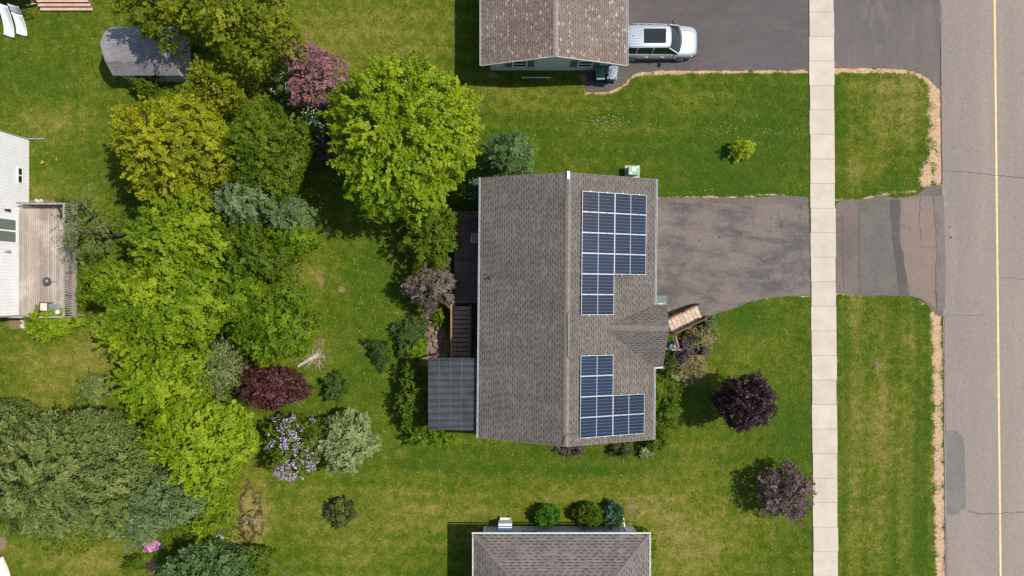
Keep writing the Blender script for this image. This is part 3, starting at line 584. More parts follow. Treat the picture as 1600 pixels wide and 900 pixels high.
# ================================================================== MAIN HOUSE
HZ, HRZ = 4.4, 6.36          # eave and ridge heights
hc = (3.09, -1.15); hrz = -0.0098
house = empty('brick_house' if False else 'house', (hc[0], hc[1], 0), 'grey-brown shingled house in the middle carrying the solar panels', 'house', rz=hrz)
HW, HL_, RX = 4.92, 7.29, -0.145
HM = Matrix.Translation((hc[0], hc[1], 0)) @ Matrix.Rotation(hrz, 4, 'Z')
def loc(px, py, h):          # photo pixel at height h -> house-local point
    v = HM.inverted() @ Vector(P3(px, py, h)); return (v.x, v.y, v.z)
m = MB(); m.box((0, 0, (HZ - 0.02) / 2), (2 * HW - 0.9, 2 * HL_ - 0.8, HZ - 0.02))
for s in (-1, 1):            # gable triangles
    y = s * (HL_ - 0.4); w = HW - 0.45
    m.add([(-w, y - .06, HZ - .02), (w, y - .06, HZ - .02), (RX, y - .06, HZ - .1 + (HRZ - HZ) * .92), (-w, y + .06, HZ - .02), (w, y + .06, HZ - .02), (RX, y + .06, HZ - .1 + (HRZ - HZ) * .92)],
          [(0, 1, 2), (5, 4, 3), (0, 3, 4, 1), (1, 4, 5, 2), (2, 5, 3, 0)])
m.build('wall', M['sid_main'], house)
m = MB(); m.box((0, 0, 0.2), (2 * HW - 0.84, 2 * HL_ - 0.74, 0.4)); m.build('foundation', M['concrete'], house)
kL = (HRZ - HZ) / (HW + RX); kR = (HRZ - HZ) / (HW - RX)
m = MB()
m.slab([(-HW, -HL_, HZ), (RX, -HL_, HRZ), (RX, HL_, HRZ), (-HW, HL_, HZ)], 0.14, (0, 1, 0), (1, 0, kL))
m.slab([(HW, -HL_, HZ), (RX, -HL_, HRZ), (RX, HL_, HRZ), (HW, HL_, HZ)], 0.14, (0, 1, 0), (-1, 0, kR), (5.3, 7.7))
# porch cross-gable
zr = 5.56; A = (RX + (HRZ - zr) / kR, loc(948, 512, zr)[1], zr); RF = loc(1046, 513, zr); EF = loc(1036, 573, HZ); EB = loc(1021, 574, HZ); UF = loc(1041.5, 478, HZ + .05); UB = loc(1021, 476, HZ)
up = Vector((0, 0, 0.012))
def lift(p, d=0.015): return (p[0], p[1], p[2] + d)
ff = (1, 0, 0)
m.slab([lift(A), lift(RF), lift(EF), lift(EB)], 0.13, ff, (0, 2.3, 1.15), (1.7, 3.1))
m.slab([lift(A), lift(RF), lift(UF), lift(UB)], 0.13, ff, (0, -1.35, 1.15), (4.7, 2.1))
roof = m.build('roof', M['sh_main'], house)
# ridge caps: overlapping short pieces
m = MB(); n = 52
for i in range(n):
    y0 = -HL_ + 2 * HL_ * i / n; y1 = y0 + 2 * HL_ / n + 0.04
    for s, k in ((-1, kL), (1, kR)):
        m.slab([(RX, y0, HRZ + .028), (RX, y1, HRZ + .014), (RX + s * .15, y1, HRZ + .014 - .15 * k), (RX + s * .15, y0, HRZ + .028 - .15 * k)], 0.012, (0, 1, 0), (1, 0, 0))
m.build('ridge_cap', M['cap'], roof)
m = MB(); n = 14
for i in range(n):
    t0 = i / n; t1 = (i + 1.15) / n; lx = lambda t: A[0] + (RF[0] - A[0]) * min(t, 1)
    for s, k in ((-1, .5), (1, .8)):
        m.slab([(lx(t0), A[1], zr + .03), (lx(t1), A[1], zr + .045), (lx(t1), A[1] + s * .14, zr + .045 - .14 * k), (lx(t0), A[1] + s * .14, zr + .03 - .14 * k)], 0.012, (1, 0, 0), (0, 1, 0))
m.build('ridge_cap', M['cap'], roof)
def gutter(name, a, b, w, d, parent, mat='gutter', ends=True):
    """open U-shaped gutter from a to b, outer side to the right of the direction a->b"""
    a = Vector(a); b = Vector(b); dr = (b - a).normalized(); sd_ = dr.cross(Vector((0, 0, 1))).normalized(); m = MB(); t = 0.016; w = w * .8
    for off, ww, hh, dz in ((w - t / 2, t, d, -d / 2), (t / 2, t, d, -d / 2), (w / 2, w - 2.2 * t, t, -d + t / 2)):
        m.beam(a + sd_ * off + Vector((0, 0, dz)), b + sd_ * off + Vector((0, 0, dz)), ww, hh)
    k = int((b - a).length / 0.95)
    for i in range(k + 1):
        p = a + dr * min(max((b - a).length * i / max(k, 1), .02), (b - a).length - .02); m.beam(p + sd_ * .01 + Vector((0, 0, -.01)), p + sd_ * w + Vector((0, 0, -.01)), 0.025, 0.01)
    return m.build(name, M[mat], parent)
gutter('gutter', (-HW - 0.005, HL_, HZ - .0), (-HW - 0.005, -HL_, HZ - .0), -0.0 + 0.10, 0.11, house)
o = gutter('gutter', (HW + 0.005, -HL_, HZ), (HW + 0.005, EB[1] - .02, HZ), 0.11, 0.11, house)
gutter('gutter', (HW + 0.005, UB[1] + .05, HZ), (HW + 0.005, HL_, HZ), 0.11, 0.11, house)
gutter('gutter', (EB[0] + .05, EB[1], HZ), (EF[0] + .02, EF[1], HZ), 0.11, 0.11, house)
m = MB(); m.box((RX - .02, HL_ - .14, HRZ + .05), (0.13, 0.42, 0.04)); m.build('ridge_flashing', M['white'], house)
for s in (-1, 1):   # rake boards
    m = MB()
    m.beam((-HW, s * (HL_ + .006), HZ - .10), (RX, s * (HL_ + .012), HRZ - .09), 0.02, 0.14); m.beam((HW, s * (HL_ + .012), HZ - .09), (RX, s * (HL_ + .012), HRZ - .09), 0.02, 0.14)
    m.build('rake_board', M['cap'], house)
m = MB(); p = loc(766, 434, HZ + .35); zz = HZ + kL * (p[0] + HW)
m.tube([(p[0], p[1], zz - .05), (p[0], p[1], zz + .42)], 0.045, 0.045, 10); m.tube([(p[0], p[1], zz - .0), (p[0], p[1], zz + .03)], 0.13, 0.1, 10)
m.build('vent_pipe', M['dark'], house)
def conduit(pts):
    out = []
    for (a, b) in pts:
        x, y, _ = loc(a, b, 6.25); z = HRZ - (kR * (x - RX) if x > RX else kL * (RX - x)); x, y, _ = loc(a, b, z); out.append((x, y, z + 0.06))
    m = MB(); m.tube(out, 0.016, 0.016, 6); return m.build('conduit', M['dark'], house)
conduit([(906, 486), (895, 486), (889, 487), (886.5, 490), (886.5, 500), (886.8, 540), (886.8, 556), (889, 560), (893, 561), (906, 560.5)])
conduit([(906, 677), (895, 677), (887, 678), (882, 682), (880.5, 688), (881, 694)])
def window(parent, c, w, h, axis, out, frame='white', glass='glass', bars=1):
    """a window lying in a wall facing +/- axis; returns frame object"""
    m = MB(); t = 0.06; d = 0.05
    def pt(a, b, o): return (c[0] + out * o, c[1] + a, c[2] + b) if axis == 'x' else (c[0] + a, c[1] + out * o, c[2] + b)
    def bar(a, b, wa, wb):
        dims = (d, wa, wb) if axis == 'x' else (wa, d, wb); m.box(pt(a, b, d / 2), dims)
    bar(-w / 2 + t / 2, 0, t, h); bar(w / 2 - t / 2, 0, t, h); bar(0, h / 2 - t / 2, w - 2 * t, t); bar(0, -h / 2 + t / 2, w - 2 * t, t)
    for i in range(bars): bar(0, -h / 2 + h * (i + 1) / (bars + 1), w - 2 * t, t * .7)
    f = m.build('window', M[frame], parent); g = MB(); dims = (0.02, w - 2 * t, h - 2 * t) if axis == 'x' else (w - 2 * t, 0.02, h - 2 * t)
    g.box(pt(0, 0, 0.012), dims); g.build('pane', M[glass], f); return f
for y in (4.6, 1.9, -5.6): window(house, (HW - .45, y, 3.0), 1.3, 1.1, 'x', 1)
window(house, (-HW + .45, 3.4, 3.0), 1.3, 1.1, 'x', -1); window(house, (-HW + .45, -.4, 3.0), 1.3, 1.1, 'x', -1)
window(house, (-2, -HL_ + .4, 3.0), 1.0, 1.1, 'y', -1); window(house, (2, HL_ - .4, 3.0), 1.0, 1.1, 'y', 1)
m = MB(); m.box((HW - .42, A[1] + .2, 2.0), (0.05, 0.92, 2.05)); d_ = m.build('door', M['door'], house)
m = MB(); m.tube([(HW - .40, A[1] - .12, 1.95), (HW - .34, A[1] - .12, 1.95)], 0.035, 0.03, 8); m.build('handle', M['grey_metal'], d_)
# porch posts and floor belong to the house
px0 = HW - .45; px1 = EF[0] - .35; py0 = EF[1] + .25; py1 = UF[1] - .1
m = MB(); m.box(((px0 + px1) / 2, (py0 + py1) / 2, 0.92), (px1 - px0, py1 - py0, 0.12)); pf = m.build('porch_floor', M['wood_brown'], house)
for y in (py0 + .1, py1 - .1):
    m = MB(); m.box((px1 - .08, y, 2.6), (0.12, 0.12, 3.3)); m.build('porch_post', M['wood_brown'], house); 
m = MB()
for y in (py0 + .1, py1 - .1, (py0 + py1) / 2): m.box((px1 - .08, y, .43), (0.1, 0.1, .86))
split_build(m, 'porch_footing', M['wood_brown'], house)

# ---- solar panels, each a thing of its own, on the front slope
PANEL_W, PANEL_H = 1.862, 1.108      # plan pitch across and along the roof
def make_panel():
    root = empty('solar_panel', (0, 0, 0), 'x', 'solar panel', 'blue-black solar panels on the house roof')
    hw = PANEL_W / math.cos(math.atan(kR)) / 2 - .008; hh = PANEL_H / 2 - .007; m = MB(); t = .018
    m.box((-hw + t / 2, 0, 0), (t, 2 * hh, .04)); m.box((hw - t / 2, 0, 0), (t, 2 * hh, .04)); m.box((0, hh - t / 2, 0), (2 * hw - 2 * t, t, .04)); m.box((0, -hh + t / 2, 0), (2 * hw - 2 * t, t, .04))
    m.build('frame', M['alu'], root)
    g = MB(); a, b = hw - t, hh - t; g.add([(-a, -b, .008), (a, -b, .008), (a, b, .008), (-a, b, .008), (-a, -b, -.012), (a, -b, -.012), (a, b, -.012), (-a, b, -.012)],
        [(0, 1, 2, 3), (7, 6, 5, 4), (0, 4, 5, 1), (1, 5, 6, 2), (2, 6, 7, 3), (3, 7, 4, 0)], [[(0, 0), (1, 0), (1, 1), (0, 1)]] + [[(0, 0)] * 4] * 5)
    g.build('cell_sheet', M['solar'], root)
    c = MB()
    for x in (-hw * .52, hw * .52):
        for y in (-hh - .012, hh + .012): c.box((x, y, .012), (.07, .045, .05))
    split_build(c, 'mounting_clamp', M['alu'], root)
    return root
def dup(root):
    c = root.copy(); col.objects.link(c)
    for ch in list(root.children): d = ch.copy(); col.objects.link(d); d.parent = c
    return c
proto = make_panel(); first = True
xl = loc(909.5, 300, HZ + 1.72)[0]; ytop = loc(909, 298.5, HZ + 1.7)[1]; ytop2 = loc(906, 555.5, HZ + 1.7)[1]
ORD = ['top', 'second', 'third', 'fourth', 'fifth', 'bottom']
def put_panel(cx_i, row, y0, lab):
    global first
    o = proto if first else dup(proto); first = False
    x = xl + PANEL_W * (cx_i + .5); y = y0 - PANEL_H * (row + .5); z = HRZ - kR * (x - RX) + 0.10
    o.matrix_world = HM @ Matrix.Translation((x, y, z)) @ Matrix.Rotation(math.atan(kR), 4, 'Y'); o['label'] = lab
for r_ in range(6): put_panel(0, r_, ytop, '%s panel of the ridge-side column of six in the larger solar array' % ORD[r_])
o4 = ['top', 'second', 'third', 'lowest']
for r_ in range(4): put_panel(1, r_, ytop, '%s panel of the eave-side column of four in the larger solar array' % o4[r_])
for r_ in range(4): put_panel(0, r_, ytop2, '%s panel of the ridge-side column of four in the smaller solar array' % o4[r_])
for r_ in range(2): put_panel(1, r_ + 2, ytop2, '%s of the two eave-side panels in the smaller solar array' % ['upper', 'lower'][r_])

# ---- front steps: pale treads slanting down to the driveway
fs = empty('front_steps', P3(1062, 504, 0), 'pale wooden front steps with brown railings by the porch', 'steps')
org = Vector(fs.location)
s0 = Vector(P3(1045, 509, 1.0)); s1 = Vector(P3(1093, 486, .18)); dr = Vector((s1.x - s0.x, s1.y - s0.y, 0)); ln = dr.length; dr.normalize(); sd_ = Vector((-dr.y, dr.x, 0)); nst = 8; ang = math.atan2(dr.y, dr.x)
for i in range(nst):
    c = s0 + dr * ln * (i + .5) / nst; z = 0.98 - .8 * i / (nst - 1)
    m = MB(); m.box((c.x - org.x, c.y - org.y, z), (ln / nst * .84, 0.92 + .03 * math.sin(i * 2.3), .045), rz=ang + .012 * math.sin(i * 5)); m.build('tread', M['wood_pale' if i % 3 else 'timber_pale'], fs, bevel=.006)
for s in (-1, 1):
    m = MB(); a = s0 + sd_ * s * .47 - org; b = s1 + sd_ * s * .47 - org
    m.beam((a.x, a.y, .86), (b.x, b.y, .10), .05, .22); m.build('stringer', M['wood_brown'], fs)
    m = MB(); m.beam((a.x, a.y, 1.85), (b.x, b.y, 1.05), .06, .04); m.beam((a.x, a.y, 1.2), (b.x, b.y, .42), .05, .05)
    for t in (0, .5, 1): p = a + (b - a) * t; z = 1.0 - .8 * t; m.beam((p.x, p.y, 0), (p.x, p.y, z + .9), .09, .09)
    for k in range(1, 16):
        t = k / 16; p = a + (b - a) * t; z = 1.0 - .79 * t; m.beam((p.x, p.y, z + .22), (p.x, p.y, z + .83), .03, .03)
    m.build('railing', M['wood_brown'], fs)
# porch side railing
pr = empty('porch_railing', P3(1051, 530, 0), 'reddish wooden railing at the end of the front porch', 'railing')
m = MB(); o_ = Vector(pr.location)
for (a, b) in (((1050, 523), (1055, 541)), ((1044, 545), (1058, 544))):
    a = Vector(P3(a[0], a[1], .9)) - o_; b = Vector(P3(b[0], b[1], .9)) - o_
    m.beam((a.x, a.y, 1.0), (b.x, b.y, 1.0), .05, .05); m.beam((a.x, a.y, 1.8), (b.x, b.y, 1.8), .08, .05)
    for k in range(7): p = a + (b - a) * k / 6; m.beam((p.x, p.y, 0.0 if k in (0, 6) else .95), (p.x, p.y, 1.8), .045, .045)
m.build('railing', M['wood_tread'], pr); pr.location = (o_.x, o_.y, 0)
m = MB(); a = P3(1039, 545.5, .95); b = P3(1058, 544, .95); m.beam((a[0], a[1], .97), (b[0], b[1], .97), .09, .06); m.build('edge_board', M['offwhite'], pr).location = (-o_.x, -o_.y, 0)
# blue pot
bp = empty('flower_pot', P3(1048, 541, 0.98), 'small bright blue pot at the corner of the front porch', 'pot')
m = MB(); rows = []
for z, r_ in ((0, .09), (.1, .13), (.2, .15), (.22, .165), (.24, .165), (.24, .14), (.16, .12)): rows.append([(r_ * math.cos(t * .628), r_ * math.sin(t * .628), z) for t in range(10)])
m.grid(rows, close=True); m.add([(.12 * math.cos(t * .628), .12 * math.sin(t * .628), .17) for t in range(10)], [tuple(range(10))]); m.build('bowl', M['blue'], bp, smooth=False)
m = MB(); m.box((.16, .0, .12), (.16, .10, .1), rz=.4); m.build('saucer_edge', M['sticker'], bp)
# teal-grey cover beside the porch
tb = empty('doormat', P3(1032, 469.5, 0.02), 'dark teal mat on the driveway edge beside the porch roof', 'mat')
m = MB(); m.box((0, 0, .015), (.80, .62, .03)); m.build('mat', M['teal'], tb, bevel=.008)
m = MB()
for k, w in enumerate((.10, .12, .05)): m.box((-.12 + k * .17, -.20, .033), (w, .035 + .02 * (k % 2), .006))
m.build('pattern', M['sticker'], tb)

# ---- rear deck and stairs, canopy
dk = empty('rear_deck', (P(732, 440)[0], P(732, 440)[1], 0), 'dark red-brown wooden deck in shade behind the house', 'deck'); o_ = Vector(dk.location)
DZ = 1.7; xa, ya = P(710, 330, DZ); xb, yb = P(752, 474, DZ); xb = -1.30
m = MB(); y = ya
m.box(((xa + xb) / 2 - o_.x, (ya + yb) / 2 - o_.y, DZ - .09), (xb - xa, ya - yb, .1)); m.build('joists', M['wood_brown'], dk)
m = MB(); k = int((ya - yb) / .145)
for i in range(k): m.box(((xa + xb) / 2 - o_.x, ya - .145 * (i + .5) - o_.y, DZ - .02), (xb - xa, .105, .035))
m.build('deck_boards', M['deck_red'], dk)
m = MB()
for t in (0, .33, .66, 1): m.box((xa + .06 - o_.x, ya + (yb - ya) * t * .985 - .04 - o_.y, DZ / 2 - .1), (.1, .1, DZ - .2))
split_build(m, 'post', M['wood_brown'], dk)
# a chair on the deck, half under the eave
ch = empty('patio_chair', P3(744, 374, DZ), 'dark metal-framed patio chair on the rear deck beside the eave', 'chair')
m = MB(); m.box((0, 0, .42), (.5, .5, .04)); m.build('seat', M['wood_grey'], ch); m = MB(); m.box((0, .25, .70), (.5, .04, .55), rx=-.12); m.build('backrest', M['wood_grey'], ch)
for sx in (-1, 1):
    for sy in (-1, 1): m = MB(); m.tube([(sx * .23, sy * .23, 0), (sx * .22, sy * .22, .42)], .015, .015, 6); m.build('leg', M['grey_metal'], ch)
    m = MB(); m.tube([(sx * .26, .22, .62), (sx * .26, -.22, .62), (sx * .25, -.23, .42)], .018, .018, 6); m.build('armrest', M['grey_metal'], ch)
st = empty('deck_stairs', P3(720, 520, 0), 'brown wooden stairs with orange stringer leading down from the rear deck', 'stairs'); o_ = Vector(st.location)
ns = 12; 
for i in range(ns):
    z = DZ - .12 * (i + .3); z = max(z, .1); cx, cy = P(721, 478 + 7.1 * (i + .5), z)
    m = MB(); m.box((cx - o_.x, cy - o_.y, z), (1.10, .225, .05)); m.build('tread', M['wood_tread'], st)
for px_, mt in ((707, 'wood_orange'), (736, 'wood_brown')):
    m = MB(); a = Vector(P3(px_, 476, DZ)) - Vector((o_.x, o_.y, 0)); b = Vector(P3(px_, 563, .2)) - Vector((o_.x, o_.y, 0))
    m.beam((a.x, a.y, DZ - .08), (b.x, b.y, .12), .05, .26)
    m.beam((a.x, a.y, DZ + .82), (b.x, b.y, 1.0), .09, .05)
    for t in (0, .5, 1): p = a + (b - a) * t; m.beam((p.x, p.y, 0), (p.x, p.y, DZ + .8 - (DZ - .2) * t), .09, .09)
    m.build('stringer', M[mt], st)
cn = empty('canopy', P3(708, 616, 0), 'slate grey corrugated patio canopy behind the house', 'canopy'); o_ = Vector((cn.location.x, cn.location.y, 0))
ca = Vector(P3(669, 559, 3.7)); cb = Vector(P3(748, 560, 4.1)); cc_ = Vector(P3(746.5, 672.5, 4.1)); cd = Vector(P3(669, 671.5, 3.7))
m = MB(); rows = []; NR = 240
for i in range(NR + 1):
    t = i / NR; zc_ = .018 * math.sin(i * math.pi * 2 / 5)
    a = ca.lerp(cd, t) - o_; b = cb.lerp(cc_, t) - o_; rows.append([(a.x, a.y, a.z + zc_), (b.x, b.y, b.z + zc_)])
m.grid(rows); cr = m.build('roof_sheet', M['corr'], cn); sm = cr.modifiers.new('solid', 'SOLIDIFY'); sm.thickness = .006
m = MB()
for t in (.02, .27, .5, .73, .98):
    a = ca.lerp(cb, t) - o_; b = cd.lerp(cc_, t) - o_; m.beam((a.x, a.y, a.z - .09), (b.x, b.y, b.z - .09), .05, .12)
split_build(m, 'rafter', M['wood_brown'], cn)
m = MB()
for t in (.22, .44, .66): 
    a = ca.lerp(cb, t) - o_; b = cd.lerp(cc_, t) - o_; m.beam((a.x, a.y, a.z + .028), (b.x, b.y, b.z + .028), .03, .012)
for t in (.14, .28, .42, .56, .70, .84):
    a = ca.lerp(cd, t) - o_; b = cb.lerp(cc_, t) - o_; m.beam((a.x, a.y, a.z + .024), (b.x, b.y, b.z + .024), .02, .008)
m.build('seam_strip', simple('seam', (0.068, 0.075, 0.082), .6), cn)
for p in (ca + Vector((.12, -.1, 0)), cd + Vector((.12, .1, 0)), cb + Vector((-.35, -.1, 0)), cc_ + Vector((-.35, .1, 0))):
    m = MB(); q_ = p - o_; m.box((q_.x, q_.y, (p.z - .15) / 2), (.1, .1, p.z - .15)); m.build('post', M['wood_brown'], cn)

# ================================================================== UPPER HOUSE
uh = empty('house', (2.45, 20, 0), 'tan-flecked shingle roofed house with grey siding at the top edge', 'house'); UE, UR = 2.7, 4.32
yb_, yt_ = 13.05, 29.0; xw = 4.26; kU = (UR - UE) / xw
m = MB(); w0 = 13.6 - 20; m.box((0, (w0 + 8.4) / 2, (UE) / 2 + .0), (2 * xw - .96, 8.4 - w0, UE))
for y in (w0 + .0, 8.4):
    m.add([(-xw + .48, y, UE), (xw - .48, y, UE), (xw - .48, y, UE + .48 * kU - .16), (0, y, UR - .16), (-xw + .48, y, UE + .48 * kU - .16)], [(0, 1, 2, 3, 4)] if y < 0 else [(4, 3, 2, 1, 0)])
m.build('wall', M['sid_grey'], uh)
m = MB(); y0, y1 = yb_ - 20, yt_ - 20
m.slab([(-xw, y0, UE), (0, y0, UR), (0, y1, UR), (-xw, y1, UE)], .14, (0, 1, 0), (1, 0, kU)); m.slab([(xw, y0, UE), (0, y0, UR), (0, y1, UR), (xw, y1, UE)], .14, (0, 1, 0), (-1, 0, kU), (3.3, 5.7))
ur = m.build('roof', M['sh_up'], uh); m = MB(); n = 56
for i in range(n):
    a = y0 + (y1 - y0) * i / n; b = a + (y1 - y0) / n + .04
    for s in (-1, 1): m.slab([(0, a, UR + .028), (0, b, UR + .014), (s * .15, b, UR + .014 - .15 * kU), (s * .15, a, UR + .028 - .15 * kU)], .012, (0, 1, 0), (1, 0, 0))
m.build('ridge_cap', M['cap_up'], ur)
gutter('gutter', (-xw - .005, y1, UE), (-xw - .005, y0, UE), .10, .11, uh); gutter('gutter', (xw + .005, y0, UE), (xw + .005, y1, UE), .13, .11, uh)
m = MB(); 
for s in (-1, 1): m.beam((s * xw, y0 - .012, UE - .08), (0, y0 - .012, UR - .08), .02, .13)
m.build('rake_board', M['offwhite'], uh)
for pxc in (812, 914.5):
    wx = P(pxc, 100, 1.32)[0] - 2.45; f = window(uh, (wx, w0 - .003, 1.32), .90, 1.1, 'y', -1, bars=1)
    for s in (-1, 1): m = MB(); m.box((wx + s * .68, w0 - .022, 1.32), (.40, .04, 1.1)); m.build('shutter', M['shutter'], uh)
m = MB(); dx = 6.1 - 2.45; m.tube([(xw - .05, y0 + .45, UE - .12), (dx - .05, w0 - .06, UE - .45), (dx - .05, w0 - .06, .3), (dx, w0 - .35, .12)], .045, .045, 6); m.build('downspout', M['offwhite'], uh)
m = MB(); m.box((-.95, w0 - .45, .025), (1.85, .06, .05)); m.build('edging_strip', M['stone_pale'], uh)
window(uh, (xw - .48, -1.5, 1.6), 1.5, 1.1, 'x', 1); m = MB(); m.box((xw - .46, -4.4, 1.1), (.05, 2.6, 2.1)); m.build('garage_door', M['white'], uh)

# bins
def cart(name, px_, py_, body, lid, lip, lab, rz):
    e = empty(name, P3(px_, py_, 0), lab, 'bin', rz=rz); x0, y0_ = .26, .34; m = MB()
    lo = [(-x0 * .8, -y0_ * .75), (x0 * .8, -y0_ * .75), (x0 * .8, y0_ * .75), (-x0 * .8, y0_ * .75)]; hi = [(-x0, -y0_), (x0, -y0_), (x0, y0_), (-x0, y0_)]
    m.add([(a, b, .05) for a, b in lo] + [(a, b, .95) for a, b in hi], [(3, 2, 1, 0), (4, 5, 6, 7), (0, 1, 5, 4), (1, 2, 6, 5), (2, 3, 7, 6), (3, 0, 4, 7)]); m.build('body', M[body], e, bevel=.02)
    m = MB(); m.box((0, .02, .985), (2 * x0 + .06, 2 * y0_ - .02, .06)); m.box((0, .05, 1.025), (x0 * 1.1, y0_ * 1.15, .04)); m.build('lid', M[lid], e, bevel=.02)
    m = MB(); m.tube([(-x0 * .9, -y0_ - .06, .97), (x0 * .9, -y0_ - .06, .97)], .03, .03, 8); m.box((0, -y0_ - .02, .96), (2 * x0, .1, .03)); m.build('handle', M[lip], e)
    for s in (-1, 1): m = MB(); m.tube([(s * x0 * .72, -y0_ * .7, .11), (s * x0 * .98, -y0_ * .7, .11)], .11, .11, 14); m.build('wheel', M['black'], e)
    return e
cart('wheeled_bin', 935, 121, 'green_bin', 'green_bin_lid', 'green_lip', 'dark green wheeled bin beside the grey house wall', .05)
cart('wheeled_bin', 953, 122, 'grey_bin', 'grey_bin', 'grey_bin', 'grey wheeled bin with a crumpled bag over its lid', -.12)
tb2 = MB(); rr = random.Random(4); rows = []
bx, by = P(953, 122)
for i in range(15):
    rows.append([(-.30 + .60 * i / 14 + rr.uniform(-.02, .02), -.42 + .82 * j / 17 + rr.uniform(-.02, .02), .03 + rr.uniform(0, .10) + (.05 if 3 < i < 11 and 3 < j < 14 else 0)) for j in range(18)])
base = [[(p[0], p[1], 0.0) for p in r_] for r_ in rows]
tb2.grid(rows); o = tb2.build('plastic_bag', M['tarp'], smooth=True); o.location = (bx, by, 1.045); o.rotation_euler = (0, 0, -.12); s_ = o.modifiers.new('s', 'SOLIDIFY'); s_.thickness = .02
tag(o, 'crumpled blue-grey plastic sheet lying over the grey bin', 'bag')

# utility cabinet
uc = empty('utility_cabinet', P3(987.5, 269, 0), 'small pale green utility cabinet on the lawn above the house', 'utility cabinet')
m = MB(); m.box((0, 0, .36), (.66, .52, .72)); m.build('body', M['green_box'], uc, bevel=.02)
m = MB(); m.box((0, .0, .745), (.70, .58, .05)); m.build('lid', M['green_box'], uc, bevel=.015)
m = MB(); m.box((-.0, .05, .7735), (.26, .22, .004)); m.box((.22, .18, .7735), (.1, .1, .004)); m.box((-.2, -.18, .7735), (.16, .06, .004)); m.build('sticker', M['sticker'], uc)
m = MB(); m.box((0, 0, .03), (.9, .8, .06)); m.build('pad', M['concrete'], uc)

